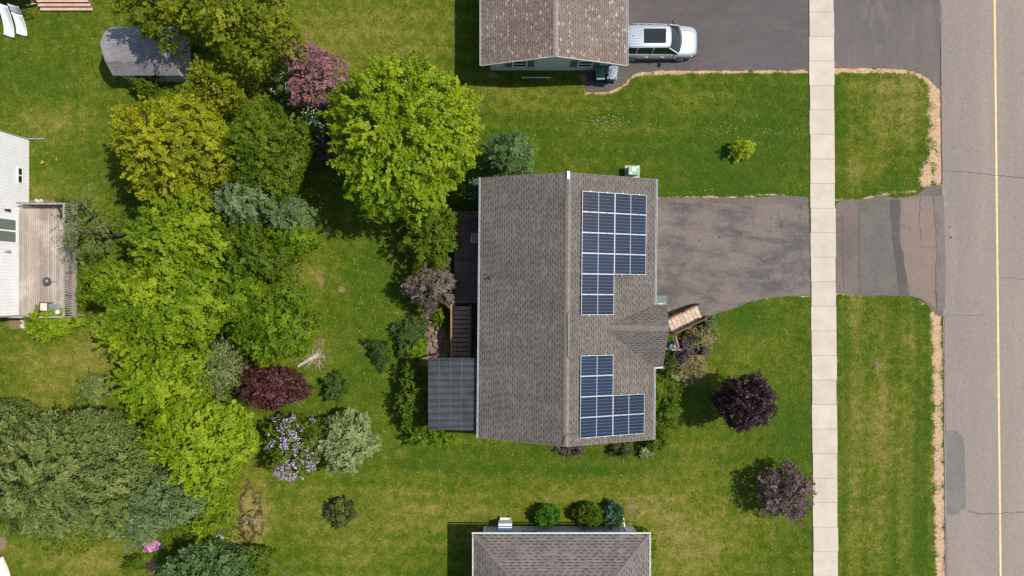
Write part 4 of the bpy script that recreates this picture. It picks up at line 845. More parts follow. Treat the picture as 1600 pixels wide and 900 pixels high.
# ================================================================== SUV
def suv():
    e = empty('parked_car', (6.45, 15.12, 0), 'silver SUV parked on the dark driveway with its rear under the eave', 'car'); Lc = 4.93
    st_ = [(0.0, .70, .50, .92), (.06, .80, .42, 1.02), (.25, .90, .34, 1.10), (.8, .955, .30, 1.13), (1.6, .975, .28, 1.12), (2.6, .975, .28, 1.09), (3.5, .965, .28, 1.06), (3.95, .955, .28, 1.05), (4.3, .93, .30, 1.01), (4.6, .87, .33, .96), (4.80, .78, .38, .88), (4.90, .68, .44, .76), (4.93, .60, .50, .66)]
    m = MB(); rows = []
    for x, w, b, t in st_:
        rows.append([(x, -w * .85, b), (x, -w, b + .14), (x, -w * 1.005, (b + t) / 2), (x, -w * .985, t - .16), (x, -w * .93, t - .05), (x, -w * .80, t), (x, -w * .45, t + .025), (x, 0, t + .035),
                     (x, w * .45, t + .025), (x, w * .80, t), (x, w * .93, t - .05), (x, w * .985, t - .16), (x, w * 1.005, (b + t) / 2), (x, w, b + .14), (x, w * .85, b)])
    m.grid(rows, close=True); n = len(rows[0]); k = len(rows); m.f += [list(range(n))[::-1], list(range((k - 1) * n, k * n))]; m.uv += [[(0, 0)] * n] * 2
    m.build('body', M['car'], e, smooth=True)
    # dark front bumper lip, sills
    m = MB(); fr = [(x + .015, w + .01, b) for x, w, b, t in st_ if x > 4.5]
    pts = [(x, -w * .97, .55) for x, w, b in fr] + [(4.965, -.3, .55), (4.975, 0, .55), (4.965, .3, .55)] + [(x, w * .97, .55) for x, w, b in fr][::-1]
    m.tube(pts, .085, .085, 6); m.build('front_bumper', M['dark'], e, smooth=True)
    for s in (-1, 1): m = MB(); m.box((2.3, s * .93, .29), (2.5, .09, .12)); m.build('sill', M['dark'], e)
    # cabin frame corners
    B = lambda x, w: ((x, -w, 0), (x, w, 0))
    xb0, xb1, xt0, xt1, wb, wt, zb, zt = .14, 3.93, .50, 3.05, .87, .70, 1.10, 1.70
    def gl(pts, name): m = MB(); m.add(pts, [tuple(range(len(pts)))]); o = m.build(name, M['glass'], e); s = o.modifiers.new('s', 'SOLIDIFY'); s.thickness = .02; s.offset = -1; return o
    # curved windshield
    m = MB(); rows = []
    for i in range(5):
        t = i / 4; x0_ = xb1 + (xt1 - xb1) * t; w_ = (wb - .05) + (wt - wb + .02) * t; z = zb - .02 + (zt - zb) * t + .05 * math.sin(t * math.pi) * .6
        rows.append([(x0_ - .20 * (j / 5) ** 2, w_ * j / 5, z) for j in range(-5, 6)])
    m.grid(rows); o = m.build('windshield', M['glass'], e, smooth=True); s = o.modifiers.new('s', 'SOLIDIFY'); s.thickness = .02
    m = MB(); rows = []
    for t in (0, .5, 1): rows.append([(xb0 + (xt0 - xb0) * t + .10 * (j / 4) ** 2, (wb - .05 + (wt - wb + .02) * t) * j / 4, zb - .02 + (zt - zb) * t) for j in range(-4, 5)])
    m.grid(rows[::-1]); o = m.build('rear_window', M['glass'], e, smooth=True); s = o.modifiers.new('s', 'SOLIDIFY'); s.thickness = .02
    for s in (-1, 1):
        cuts = [(.30, .62, 1.02, 1.10), (1.14, 1.16, 2.02, 2.04), (2.10, 2.12, 3.62, 2.84)]
        for a, a2, b, b2 in cuts:
            pts = [(a, s * (wb + .0), zb), (b, s * (wb + .0), zb), (b2, s * (wt + .025), zt - .06), (a2, s * (wt + .025), zt - .06)]
            gl(pts if s < 0 else pts[::-1], 'side_window')
        m = MB()
        for (a, b) in (((xb1 - .22, s * (wb - .01), zb), (xt1 - .06, s * (wt), zt - .02)), ((1.08, s * (wb - .004), zb), (1.13, s * (wt + .02), zt - .03)), ((2.06, s * (wb - .004), zb), (2.08, s * (wt + .02), zt - .03)), ((.20, s * (wb - .03), zb), (.54, s * wt, zt - .03))):
            m.beam(a, b, .07, .05)
        m.build('pillar', M['car'], e)
        m = MB(); m.tube([(.3, s * (wb + .03), zb), (1.5, s * (wb + .045), zb - .012), (3.3, s * (wb + .04), zb - .02)], .016, .016, 5); m.build('trim_strip', M['alu'], e)
        m = MB(); m.tube([(.62, s * .70, 1.74), (.8, s * .705, 1.80), (1.8, s * .70, 1.81), (2.7, s * .68, 1.78), (2.85, s * .67, 1.73)], .018, .018, 6); m.build('roof_rail', M['grey_metal'], e)
        for x in (1.75, 2.72): m = MB(); m.tube([(x - .1, s * .99, .93), (x, s * 1.015, .945), (x + .1, s * .99, .93)], .02, .02, 6); m.build('door_handle', M['alu'], e)
        m = MB(); m.box((3.42, s * 1.08, 1.12), (.16, .26, .16), rz=s * .25); mi = m.build('side_mirror', M['dark'], e, bevel=.03)
        m = MB(); m.box((3.36, s * 1.08, 1.12), (.02, .2, .12), rz=s * .25); m.build('mirror_glass', M['alu'], mi)
        m = MB(); m.add([(4.55, s * .88, .80), (4.86, s * .66, .72), (4.90, s * .66, .58), (4.62, s * .90, .64), (4.48, s * .87, .86), (4.80, s * .64, .82)], [(0, 1, 2, 3), (4, 5, 1, 0)] if s < 0 else [(3, 2, 1, 0), (0, 1, 5, 4)])
        o = m.build('headlight', M['sticker'], e); q_ = o.modifiers.new('s', 'SOLIDIFY'); q_.thickness = .04; q_.offset = 1
        m = MB(); m.tube([(4.02, s * .60, 1.083), (4.5, s * .58, 1.032), (4.78, s * .52, .945)], .007, .007, 5); m.build('bonnet_crease', M['grey_metal'], e)
        for x in (.95, 3.95):
            m = MB(); prof = [(.37, -.1), (.37, .1), (.34, .12), (.25, .12), (.25, -.12), (.34, -.12)]
            rows = [[(x + r_ * math.cos(t * .349), s * .86 + y_, .37 + r_ * math.sin(t * .349)) for t in range(18)] for r_, y_ in prof + prof[:1]]
            m.grid(rows, close=True); w = m.build('wheel', M['black'], e, smooth=True)
            m = MB(); m.tube([(x, s * .80, .37), (x, s * .97, .37)], .25, .24, 18)
            for k_ in range(5): a = k_ * 1.257; m.beam((x, s * .98, .37), (x + .22 * math.cos(a), s * .975, .37 + .22 * math.sin(a)), .05, .03)
            m.build('rim', M['grey_metal'], w)
    # roof
    m = MB(); rows = []
    for x, w, dz in ((.34, .50, -.06), (.42, .66, -.02), (.7, .70, .01), (1.6, .715, .03), (2.5, .705, .02), (2.95, .68, -.01), (3.10, .60, -.04)):
        rows.append([(x + (.05 if x > 2.9 else (-.04 if x < .5 else 0)) * (1 - (j / 6) ** 2), w * j / 6 , zt + dz + .035 * (1 - (j / 6) ** 2) + (-.04 if abs(j) == 6 else 0) + (.008 if x > .6 and x < 1.5 and j % 2 else 0)) for j in range(-6, 7)])
    m.grid(rows); rf = m.build('roof', M['car'], e, smooth=True); s = rf.modifiers.new('s', 'SOLIDIFY'); s.thickness = .04; s.offset = 1
    m = MB()
    for j in range(-3, 4): m.tube([(.62, j * .155, zt + .045 - .002 * j * j), (1.40, j * .155, zt + .062 - .002 * j * j)], .02, .02, 5)
    m.build('roof_rib', M['grey_metal'], rf)
    m = MB(); m.box((2.13, 0, zt + .078), (1.33, .86, .03)); m.build('sunroof', M['glass'], e, bevel=.009)
    m = MB(); m.box((.80, 0, zt + .05), (.1, .03, .07)); m.build('antenna', M['dark'], e)
    for s in (-1, 1): m = MB(); m.tube([(3.80 - (.15 if s > 0 else 0), s * .12, 1.10), (3.76, s * .62, 1.12)], .012, .012, 5); m.build('wiper', M['dark'], e)
    m = MB(); m.box((4.955, 0, .60), (.02, .8, .18)); m.build('grille', M['dark'], e)
    return e
suv()

# ================================================================== LOWER HOUSE (hip roof)
lh = empty('house', (2.9, -24, 0), 'hip-roofed house with mauve-grey shingles at the bottom edge', 'house'); LE = 2.75
y1 = -14.43 + 24; y0 = -y1; xw = 5.15; kS = .42; zt_ = LE + kS * xw
m = MB(); m.box((0.0, 0, LE / 2 - .04), (2 * xw - .95, 2 * y1 - .9, LE - .08)); m.build('wall', M['sid_pale'], lh)
m = MB(); r1 = (0, y1 - xw, zt_); r0 = (0, y0 + xw, zt_)
m.slab([(-xw, y1, LE), (xw, y1, LE), r1], .13, (1, 0, 0), (0, -1, kS)); m.slab([(-xw, y0, LE), (xw, y0, LE), r0], .13, (1, 0, 0), (0, 1, kS))
m.slab([(-xw, y0, LE), r0, r1, (-xw, y1, LE)], .13, (0, 1, 0), (1, 0, kS)); m.slab([(xw, y0, LE), r0, r1, (xw, y1, LE)], .13, (0, 1, 0), (-1, 0, kS), (2.2, 7.1))
lr = m.build('roof', M['sh_low'], lh)
for s in (-1, 1):
    for t_ in (1, -1):
        m = MB(); a = Vector((s * xw, t_ * y1, LE)); b = Vector((0, t_ * (y1 - xw), zt_)); n = 46
        for i in range(n):
            p = a.lerp(b, i / n); q_ = a.lerp(b, (i + 1.15) / n)
            m.slab([(p.x, p.y, p.z + .03), (q_.x, q_.y, q_.z + .018), (q_.x - s * .15, q_.y, q_.z + .022), (p.x - s * .15, p.y, p.z + .036)], .01, (1, 0, 0), (0, 1, 0))
            m.slab([(p.x, p.y, p.z + .03), (q_.x, q_.y, q_.z + .018), (q_.x, q_.y - t_ * .15, q_.z + .022), (p.x, p.y - t_ * .15, p.z + .036)], .01, (1, 0, 0), (0, 1, 0))
        m.build('hip_cap', M['cap_low'], lr)
gutter('gutter', (xw + .1, y1 + .005, LE), (-xw - .1, y1 + .005, LE), -.0 + .10, .1, lh) if False else None
def gut(a, b, out): 
    a = Vector(a); b = Vector(b); gutter('gutter', a, b, .085, .1, lh, 'white')
gut((-xw - .1, y1 + .005 + .11, LE), (xw + .1, y1 + .005 + .11, LE), 1); gut((xw + .005, y0, LE), (xw + .005, y1, LE), 1); gut((-xw - .005, y1, LE), (-xw - .005, y0, LE), 1)
WY = y1 - .45
m = MB(); a = P(974, 812, .15); b = P(984, 836, LE - .2); m.tube([(a[0] - 2.9, a[1] + 24.1, .08), (a[0] - 2.87, WY + .08, .45), (b[0] - 2.9, WY + .06, LE - .5), (b[0] - 2.75, y1 + .03, LE - .1)], .05, .05, 6); m.build('downspout', M['white'], lh)
m = MB(); m.tube([(3.75, WY + .05, .3), (3.75, WY + .05, LE - .2)], .04, .04, 6); m.build('downspout', M['offwhite'], lh)
m = MB(); m.box((.0 - 1.9, WY + .015, 1.0), (.9, .03, .06)); m.box((-1.55, WY + .02, 1.12), (.38, .04, .1)); split_build(m, 'wall_vent', M['dark'], lh)
for x in (1.45, 2.9): m = MB(); m.box((x, WY + .06, 1.0), (.16, .12, .22)); m.build('meter_box', M['grey_metal'], lh, bevel=.02)
m = MB(); m.tube([(1.55, WY + .03, .2), (1.55, WY + .03, 2.2)], .02, .02, 5); m.build('pipe', M['dark'], lh)
m = MB(); m.tube([(-3.55, WY + .05, .75), (-3.5, WY + .05, 1.2), (-3.3, WY + .05, 1.3), (-2.4, WY + .05, 1.32), (1.0, WY + .05, 1.35)], .025, .025, 6); m.build('conduit', M['white'], lh)
m = MB(); m.box((3.95, WY + .03, 1.3), (.8, .03, 1.3)); m.build('access_panel', M['offwhite'], lh)
m = MB(); m.box((-xw + .58, WY + .02, LE / 2), (.1, .06, LE - .2)); m.build('corner_board', M['white'], lh)
for y in (4, -2): window(lh, (-xw + .475, y, 1.6), 1.2, 1.0, 'x', -1); window(lh, (xw - .475, y, 1.6), 1.2, 1.0, 'x', 1)
hp = empty('heat_pump', P3(789.5, 816, .0), 'white heat pump outdoor unit on a bracket beside the lower house', 'heat pump')
m = MB(); m.box((0, 0.04, .66), (.84, .42, .66)); m.build('casing', M['white'], hp, bevel=.02)
m = MB(); m.tube([(-.08, .155, .62), (-.08, .165, .62)], .24, .24, 20); m.build('fan_grille', M['dark'], hp)
for s in (-1, 1): m = MB(); m.box((s * .3, .12, .15), (.05, .55, .3)); m.build('foot', M['offwhite'], hp)
m = MB(); m.box((0, .26, .20), (.62, .2, .05)); m.build('shelf', M['offwhite'], hp)

# ================================================================== WHITE HOUSE, left edge
wh = empty('house', (-36, 4.5, 0), 'white sided house at the left edge with a patio door to the deck', 'house'); WX = -30.2 + 36
m = MB(); m.box((0, (9.24 - 4.5 + -1.65 - 4.5) / 2, 2.5), (2 * WX, 9.24 + 1.65, 5.0))
for y in (4.735, -6.145):
    m.add([(-WX, y, 5.0), (WX, y, 5.0), (0, y, 6.9)], [(0, 1, 2)] if y < 0 else [(2, 1, 0)])
m.build('wall', M['sid_white'], wh)
m = MB(); m.slab([(-WX - .3, -6.6, 4.92), (0, -6.6, 7.0), (0, 5.1, 7.0), (-WX - .3, 5.1, 4.92)], .14, (0, 1, 0), (1, 0, .35)); m.slab([(WX + .3, -6.6, 4.92), (0, -6.6, 7.0), (0, 5.1, 7.0), (WX + .3, 5.1, 4.92)], .14, (0, 1, 0), (-1, 0, .35)); m.build('roof', M['sh_main'], wh)
m = MB(); m.box((WX - .01, -.705, .03), (.06, 10.8, .06)); m.build('foundation', M['concrete'], wh)
m = MB(); m.box((WX - .02, 4.69, 2.5), (.06, .12, 5)); m.build('corner_board', M['white'], wh)
m = MB(); m.tube([(WX + .05, 4.78, 4.9), (WX + .05, 4.78, .3), (WX + .2, 4.8, .10), (WX + 1.0, 4.82, .06)], .045, .045, 6); m.build('downspout', M['grey_metal'], wh)
f = window(wh, (WX, 6.90 - 4.5, .80), .98, .46, 'x', 1, glass='glass', bars=0)
m = MB(); m.box((WX + .04, 6.90 - 4.5, .80), (.05, .07, .44)); m.build('mullion', M['white'], f)
m = MB(); y_a, y_b = 4.15 - 4.5, 2.72 - 4.5; z0, z1 = 1.12, 3.0; yc = (y_a + y_b) / 2
for yy_ in (y_a, y_b, yc): m.box((WX + .035, yy_, (z0 + z1) / 2), (.07, .09, z1 - z0 + .1))
for zz_ in (z0, z1): m.box((WX + .03, yc, zz_), (.06, y_a - y_b, .09))
f = m.build('patio_door', M['white'], wh); m = MB(); m.box((WX + .012, yc, (z0 + z1) / 2), (.03, y_a - y_b, z1 - z0)); m.build('pane', M['glass_house'], f)
for (py_, dark_) in ((328.5, 1), (393, 0)):
    y_ = P(0, py_, 1.9)[1] - 4.5; m = MB(); m.box((WX + .02, y_, 1.95), (.04, .14, .2)); m.tube([(WX + .14, y_, 1.85), (WX + .14, y_, 2.0), (WX + .14, y_, 2.1)], .09, .05, 10); m.tube([(WX, y_, 2.1), (WX + .14, y_, 2.13)], .015, .015, 5)
    m.build('wall_lamp', M['dark' if dark_ else 'grey_metal'], wh)
m = MB(); m.box((WX - .12, -1.65 - 4.5 - .05, 2.2), (.9, .06, 4.2)); m.build('end_trim', M['blue'] if False else M['grey_metal'], wh)
# deck of the white house
DX0, DX1 = -30.17, -26.72; DY1, DY0, DH = 5.08, -1.78, .9
gd = empty('garden_deck', ((DX0 + DX1) / 2, (DY0 + DY1) / 2, 0), 'weathered pale grey-brown deck beside the white house', 'deck'); o_ = Vector(gd.location)
m = MB(); k = 24; w = (DX1 - DX0) / k
for i in range(k): m.box((DX0 + w * (i + .5) - o_.x, 0, DH - .02), (w * .95, DY1 - DY0, .035))
m.build('deck_boards', M['deck_grey'], gd); m = MB(); m.box((0, 0, DH - .11), (DX1 - DX0 - .02, DY1 - DY0 - .02, .14)); m.build('rim_joist', M['wood_grey'], gd)
m = MB()
for x in (DX0 + .3, o_.x, DX1 - .1):
    for y in (DY0 + .1, 1.6, DY1 - .1): m.box((x - o_.x, y - o_.y, .36), (.1, .1, .72))
split_build(m, 'post', M['wood_grey'], gd)
def rail(a, b, name, mat, nb):
    m = MB(); a = Vector((a[0] - o_.x, a[1] - o_.y, 0)); b = Vector((b[0] - o_.x, b[1] - o_.y, 0)); m.beam(a + Vector((0, 0, DH + 1.02)), b + Vector((0, 0, DH + 1.02)), .11, .05); m.beam(a + Vector((0, 0, DH + .10)), b + Vector((0, 0, DH + .10)), .06, .06)
    for i in range(nb + 1): p = a.lerp(b, i / nb); m.beam(p + Vector((0, 0, DH - .1)), p + Vector((0, 0, DH + 1.0)), .045 if i % 10 else .1, .045 if i % 10 else .1)
    m.build(name, M[mat], gd)
rail((DX1 - .04, DY0 + .04), (DX1 - .04, DY1 - .04), 'railing', 'wood_grey', 50); rail((-29.3, DY1 - .04), (DX1 - .1, DY1 - .04), 'railing', 'wood_grey', 8)
m = MB(); m.box((-28.4 - o_.x, DY1 + .02 - o_.y, DH + .52), (2.6, .05, .85)); m.build('privacy_board', simple('privacy', (.14, .12, .12), .8), gd)
rail((-30.1, DY0 + .04), (-29.2, DY0 + .04), 'railing', 'wood_grey', 5); rail((-28.2, DY0 + .04), (DX1 - .1, DY0 + .04), 'railing', 'wood_grey', 10)
m = MB()
for i in range(4): m.box((-28.75 - o_.x, DY0 - .16 - .28 * i - o_.y, DH - .19 * (i + 1)), (.9, .28, .05))
split_build(m, 'step', M['wood_grey'], gd)
gp = empty('kettle_grill', P3(84, 439.5, DH), 'round dark kettle grill on the weathered deck', 'grill')
m = MB(); rows = [[(r_ * math.cos(t * .4488), r_ * math.sin(t * .4488), z) for t in range(14)] for z, r_ in ((.45, .06), (.48, .16), (.58, .24), (.66, .25), (.76, .22), (.84, .12), (.86, .03))]; m.grid(rows, close=True); m.build('bowl', simple('grill', (.10, .10, .11), .35, .3), gp, smooth=True)
for t in range(3): a = t * 2.094; m = MB(); m.tube([(.25 * math.cos(a), .25 * math.sin(a), 0), (.12 * math.cos(a), .12 * math.sin(a), .5)], .014, .014, 6); m.build('leg', M['grey_metal'], gp)
tbx = empty('storage_box', P3(90, 484, DH), 'grey storage box in the corner of the weathered deck', 'box')
m = MB(); m.box((0, 0, .22), (.45, .7, .44)); m.build('body', M['slide_grey'], tbx, bevel=.02); m = MB(); m.box((0, 0, .46), (.5, .74, .05)); m.build('lid', simple('boxlid', (.16, .17, .18), .6), tbx, bevel=.01)
tf = empty('side_table', P3(78, 479, DH), 'dark square-framed table beside the grey storage box', 'table')
m = MB(); 
for a, b, w_, d_ in ((-.24, 0, .05, .5), (.24, 0, .05, .5), (0, -.25, .5, .05), (0, .25, .5, .05)): m.box((a, b, .55), (w_, d_, .04))
m.build('frame', M['dark'], tf); m = MB(); m.box((0, 0, .54), (.44, .46, .012)); m.build('tabletop', M['stone_pale'], tf)
for sx in (-1, 1):
    for sy in (-1, 1): m = MB(); m.box((sx * .24, sy * .24, .27), (.04, .04, .54)); m.build('leg', M['dark'], tf)
wb_ = MB(); rows = [[(r_ * math.cos(t * .5236), r_ * math.sin(t * .5236), z) for t in range(12)] for z, r_ in ((0, .08), (.2, .11), (.21, .12), (.22, .09), (.1, .08))]; wb_.grid(rows, close=True)
o = wb_.build('bucket', M['plastic_white']); o.location = P3(93, 487.5, DH + .485); tag(o, 'small white bucket on the grey storage box', 'bucket')

# ================================================================== SHED
sh = empty('garden_shed', (-21.9, 14.17, 0), 'pale grey barn-roofed shed half under the trees', 'shed'); o_ = Vector(sh.location)
x0, x1 = -1.95, 2.0; prof = [(-1.47, 1.9), (-.88, 2.68), (0, 3.2), (.88, 2.68), (1.42, 1.95)]
m = MB()
for i in range(4):
    (ya_, za), (yb2, zb2) = prof[i], prof[i + 1]; d_ = (0, yb2 - ya_, zb2 - za) if i < 2 else (0, ya_ - yb2, za - zb2)
    m.slab([(x0, ya_, za), (x1, ya_, za), (x1, yb2, zb2), (x0, yb2, zb2)], .06, (1, 0, 0), d_, (i * 1.3, i * .7))
m.build('roof', M['sh_shed'], sh)
m = MB(); wp = [(-1.33, 0), (-1.33, 1.95), (-.84, 2.58), (0, 3.08), (.84, 2.58), (1.30, 1.98), (1.30, 0)]
n = 7; m.add([(x0 + .12, y_, z_) for y_, z_ in wp] + [(x1 - .12, y_, z_) for y_, z_ in wp], [tuple(range(n))[::-1], tuple(range(n, 2 * n))] + [(i, (i + 1) % n, n + (i + 1) % n, n + i) for i in range(n)]); m.build('wall', siding('shed_siding', (.36, .37, .38), .14), sh)
m = MB(); m.box((x0 + .09, 0, .95), (.04, 1.3, 1.85)); d_ = m.build('door', M['offwhite'], sh); m = MB(); m.box((x0 + .05, .1, 1.0), (.05, .04, .16)); m.build('handle', M['dark'], d_)
m = MB(); m.box((.4, -1.35, 1.3), (.7, .04, .5)); m.build('window', M['glass'], sh)

# ================================================================== SLIDES, steps
def slide(px_a, py_a, px_b, py_b, lab, h0=1.35, grey=False):
    a = Vector(P3(px_a, py_a, h0)); b = Vector(P3(px_b, py_b, .08)); e = empty('playground_slide', (a.x, a.y, 0), lab, 'slide', 'white slides on the playset')
    d = Vector((b.x - a.x, b.y - a.y, 0)); ln = d.length; d.normalize(); s = Vector((-d.y, d.x, 0)); rows = []; rows2 = []; K = 16
    for i in range(K + 1):
        t = i / K; z = .08 + (h0 - .08) * (1 - t) ** 1.5; c = d * ln * t; row = []
        for w_, dz in ((-.34, .14), (-.31, .15), (-.27, .02), (0, 0), (.27, .02), (.31, .15), (.34, .14)): p = c + s * w_; row.append((p.x, p.y, z + dz + .02))
        rows.append(row)
    m = MB(); m.grid(rows[4:] if grey else rows); o = m.build('chute', M['plastic_white'], e, smooth=True); q_ = o.modifiers.new('s', 'SOLIDIFY'); q_.thickness = .03
    if grey: m = MB(); m.grid(rows[:5]); o = m.build('chute_top', M['slide_grey'], e, smooth=True); q_ = o.modifiers.new('s', 'SOLIDIFY'); q_.thickness = .03
    m = MB(); p = d * ln * .1
    for w_ in (-.28, .28): c = p + s * w_; m.beam((c.x, c.y, 0), (c.x, c.y, h0 - .1), .05, .05)
    split_build(m, 'support', M['dark'], e); return e
slide(6, 8, 17, 58, 'white slide nearest the left edge, all white'); slide(23, 9, 37, 56, 'white slide with a grey upper section', grey=True)
ps = empty('playset', (P(15, 0, 1.3)[0], P(15, 0)[1] + .0, 0), 'dark framed playset platform behind the two slides', 'playset')
m = MB(); m.box((0, .1, 1.18), (2.2, .9, .08)); m.build('platform', M['slide_grey'], ps)
for sx in (-1, 1):
    for sy in (-.3, .5): m = MB(); m.box((sx * 1.05, sy, 1.1), (.1, .1, 2.2)); m.build('post', M['dark'], ps)
m = MB(); m.slab([(-1.2, -.3, 2.1), (1.2, -.3, 2.1), (1.2, .15, 2.5), (-1.2, .15, 2.5)], .04, (1, 0, 0), (0, 1, 0)); m.slab([(-1.2, .6, 2.1), (1.2, .6, 2.1), (1.2, .15, 2.5), (-1.2, .15, 2.5)], .04, (1, 0, 0), (0, 1, 0)); m.build('roof', M['teal'], ps)
ws = empty('wooden_steps', P3(105, 10, 0), 'wide pale pink-brown timber steps at the top left', 'steps')
for i in range(4):
    m = MB(); m.box((.03 * i - .05, .34 - .19 * i, .62 - .17 * i + .03), (3.25, .175, .06)); m.build('tread', M['timber'], ws, bevel=.008)
    m = MB(); m.box((.03 * i - .05, .36 - .19 * i, (.60 - .17 * i) / 2), (3.15, .12, max(.02, .60 - .17 * i))); m.build('riser', M['wood_tread'], ws)
lg = MB(); a, b = P(40, 8, .15), P(63, 4.5, .15); lg.beam((a[0], a[1], .1), (b[0], b[1], .1), .09, .1); o = lg.build('wooden_plank', M['timber']); tag(o, 'short pale plank on the grass between slide and timber steps', 'plank')
tp = empty('rowing_boat', P3(3, 900, 0), 'white boat with a cream rim at the bottom left corner', 'boat')
m = MB(); rows = []
for i in range(13):
    t = i / 12; y_ = 1.25 - 3.6 * t; w_ = .62 * math.sin(min(1, t * 1.8 + .04) * math.pi / 2) * (1 - .1 * t); rows.append([(w_ * math.cos(a_ * math.pi / 8), y_, .12 + .40 * math.sin(a_ * math.pi / 8)) for a_ in range(9)])
m.grid(rows); o = m.build('hull', M['plastic_white'], tp, smooth=True); q_ = o.modifiers.new('s', 'SOLIDIFY'); q_.thickness = .03
m = MB(); m.tube([(r_[0][0] + .05, r_[0][1], .14) for r_ in rows], .09, .09, 8); m.build('rim', M['stone_pale'], tp)

# ================================================================== clothesline, brush pile, rock bed
cl = empty('clothesline_pole', P3(352, 811, 0), 'grey wooden clothesline pole with a white pulley and two lines', 'clothesline'); o_ = Vector(cl.location)
top = Vector(P3(338.5, 838, 3.0)) - o_; m = MB(); m.tube([(0, 0, 0), top * .5, top], .07, .05, 8); m.build('pole', M['wood_grey'], cl)
pl = Vector(P3(347.5, 840, 2.7)) - o_; m = MB(); m.beam(top - Vector((0, 0, .3)), pl, .04, .04); m.build('bracket', M['wood_grey'], cl)
m = MB(); m.tube([pl - Vector((0, 0, .04)), pl + Vector((0, 0, .04))], .09, .09, 14); m.build('pulley', M['grey_metal'], cl)
for dy in (-.1, .1):
    e_ = Vector(P3(505, 936, 2.4)) - o_ + Vector((0, dy, 0)); m = MB(); m.tube([pl + Vector((0, dy, 0))] + [(pl + Vector((0, dy, 0))).lerp(e_, t / 8) - Vector((0, 0, .5 * math.sin(t / 8 * math.pi))) for t in range(1, 9)], .004, .004, 5); m.build('line', M['wood_grey'], cl)
e2 = empty('clothesline_pole', P3(506, 936, 0), 'second clothesline pole beyond the bottom edge', 'clothesline'); m = MB(); m.tube([(0, 0, 0), (0, 0, 2.6)], .06, .05, 8); m.build('pole', M['wood_grey'], e2)
wsx = MB(); wsx.tube([(0, 0, 0), (.02, .02, .35), (.10, -.04, .62)], .05, .035, 7); o = wsx.build('garden_stake', M['stone_pale']); o.location = P3(362, 733, 0); tag(o, 'short pale stake at the edge of the lime green tree', 'stake')
bpz = empty('brush_pile', P3(492, 558, 0), 'pile of pale dead branches and a grey log on the lawn', 'brush pile'); o_ = Vector(bpz.location); rr = random.Random(12)
m = MB(); a = Vector(P3(466, 572, .1)) - o_; b = Vector(P3(498, 553, .2)) - o_; m.tube([a, (a + b) / 2 + Vector((0, 0, .05)), b], .10, .16, 9); m.build('log', M['deadwood'], bpz)
m = MB()
for i in range(44):
    a0 = rr.uniform(0, 6.28); r_ = rr.uniform(.05, .62); c = Vector((r_ * math.cos(a0) + .1, r_ * math.sin(a0) * .7, rr.uniform(.05, .3))); hd = rr.uniform(0, 6.28); pts = [c]
    for k in range(6): hd += rr.uniform(-.6, .6); pts.append(pts[-1] + Vector((math.cos(hd), math.sin(hd), rr.uniform(-.12, .15))) * .12)
    m.tube([(p.x, p.y, max(.02, p.z)) for p in pts], 0.013, .005, 5)
for (cx_, cy_, rad) in ((.25, -.15, .38), (.35, .0, .30)): m.tube([(cx_ + rad * math.cos(t * .35), cy_ + rad * .7 * math.sin(t * .35), .2 + .05 * math.sin(t)) for t in range(15)], .016, .012, 5)
m.build('branches', M['deadwood'], bpz)
def rock(px_, py_, sx, sy, sz, mat, seed, lab, group, rz=0):
    rr = random.Random(seed); m = MB(); rows = []
    for i in range(5):
        ph = (i / 4) * math.pi / 2; rows.append([((math.cos(ph) * math.cos(t * .785) * (1 + rr.uniform(-.18, .18)) + .0) * sx, math.cos(ph) * math.sin(t * .785) * (1 + rr.uniform(-.18, .18)) * sy, math.sin(ph) * sz * (1 + rr.uniform(-.1, .1))) for t in range(8)])
    m.grid(rows, close=True); o = m.build('rock', M[mat]); o.location = P3(px_, py_, 0); o.rotation_euler = (0, 0, rz); return tag(o, lab, 'rock', group)
rr = random.Random(31)
for i in range(16):
    t = i / 15; rock(677 + rr.uniform(-8, 8) - 3 * t, 500 + 54 * t + rr.uniform(-2, 2), rr.uniform(.16, .3), rr.uniform(.14, .26), rr.uniform(.15, .35), 'stone', i, 'brown stone heaped in the rock bed beside the deck stairs', 'brown rocks in the bed', rr.uniform(0, 3))
for i in range(12):
    rock(694 - 9 * (i / 11) ** 1.5, 514 + 3.7 * i, .15, .09, .28, 'stone', 60 + i, 'edging stone in the curved row right of the rock bed', 'edging stones beside the rock bed', .2)
for i, (a, b) in enumerate(((664, 526), (682, 519), (684, 513))): rock(a, b, .09, .08, .42, 'stone_pale', 90 + i, ['round white stone on the left of the rock bed', 'larger of two white stones right of the rock bed', 'smaller of two white stones right of the rock bed'][i], 'white stones')
rock(1092, 589, .10, .08, .12, 'stone_pale', 99, 'small white stone on the lawn by the purple tree', 'white stones')
rock(671, 502, .1, .07, .3, 'stone_pale', 98, 'flat white stone at the top of the rock bed', 'white stones')
rr = random.Random(77)
for i in range(7): rock(56 + 5 * i + rr.uniform(-2, 2), 314 + rr.uniform(-2, 1.5), .13, .10, .12, 'stone_pale' if i < 3 else 'stone', 120 + i, 'one of the stones along the top side of the weathered deck', 'stones by the weathered deck')
for i in range(6): rock(36 + rr.uniform(-4, 8), 500 + 2.2 * i, .13, .11, .12, 'stone_pale', 140 + i, 'one of the stones at the lower corner of the weathered deck', 'stones below the weathered deck')

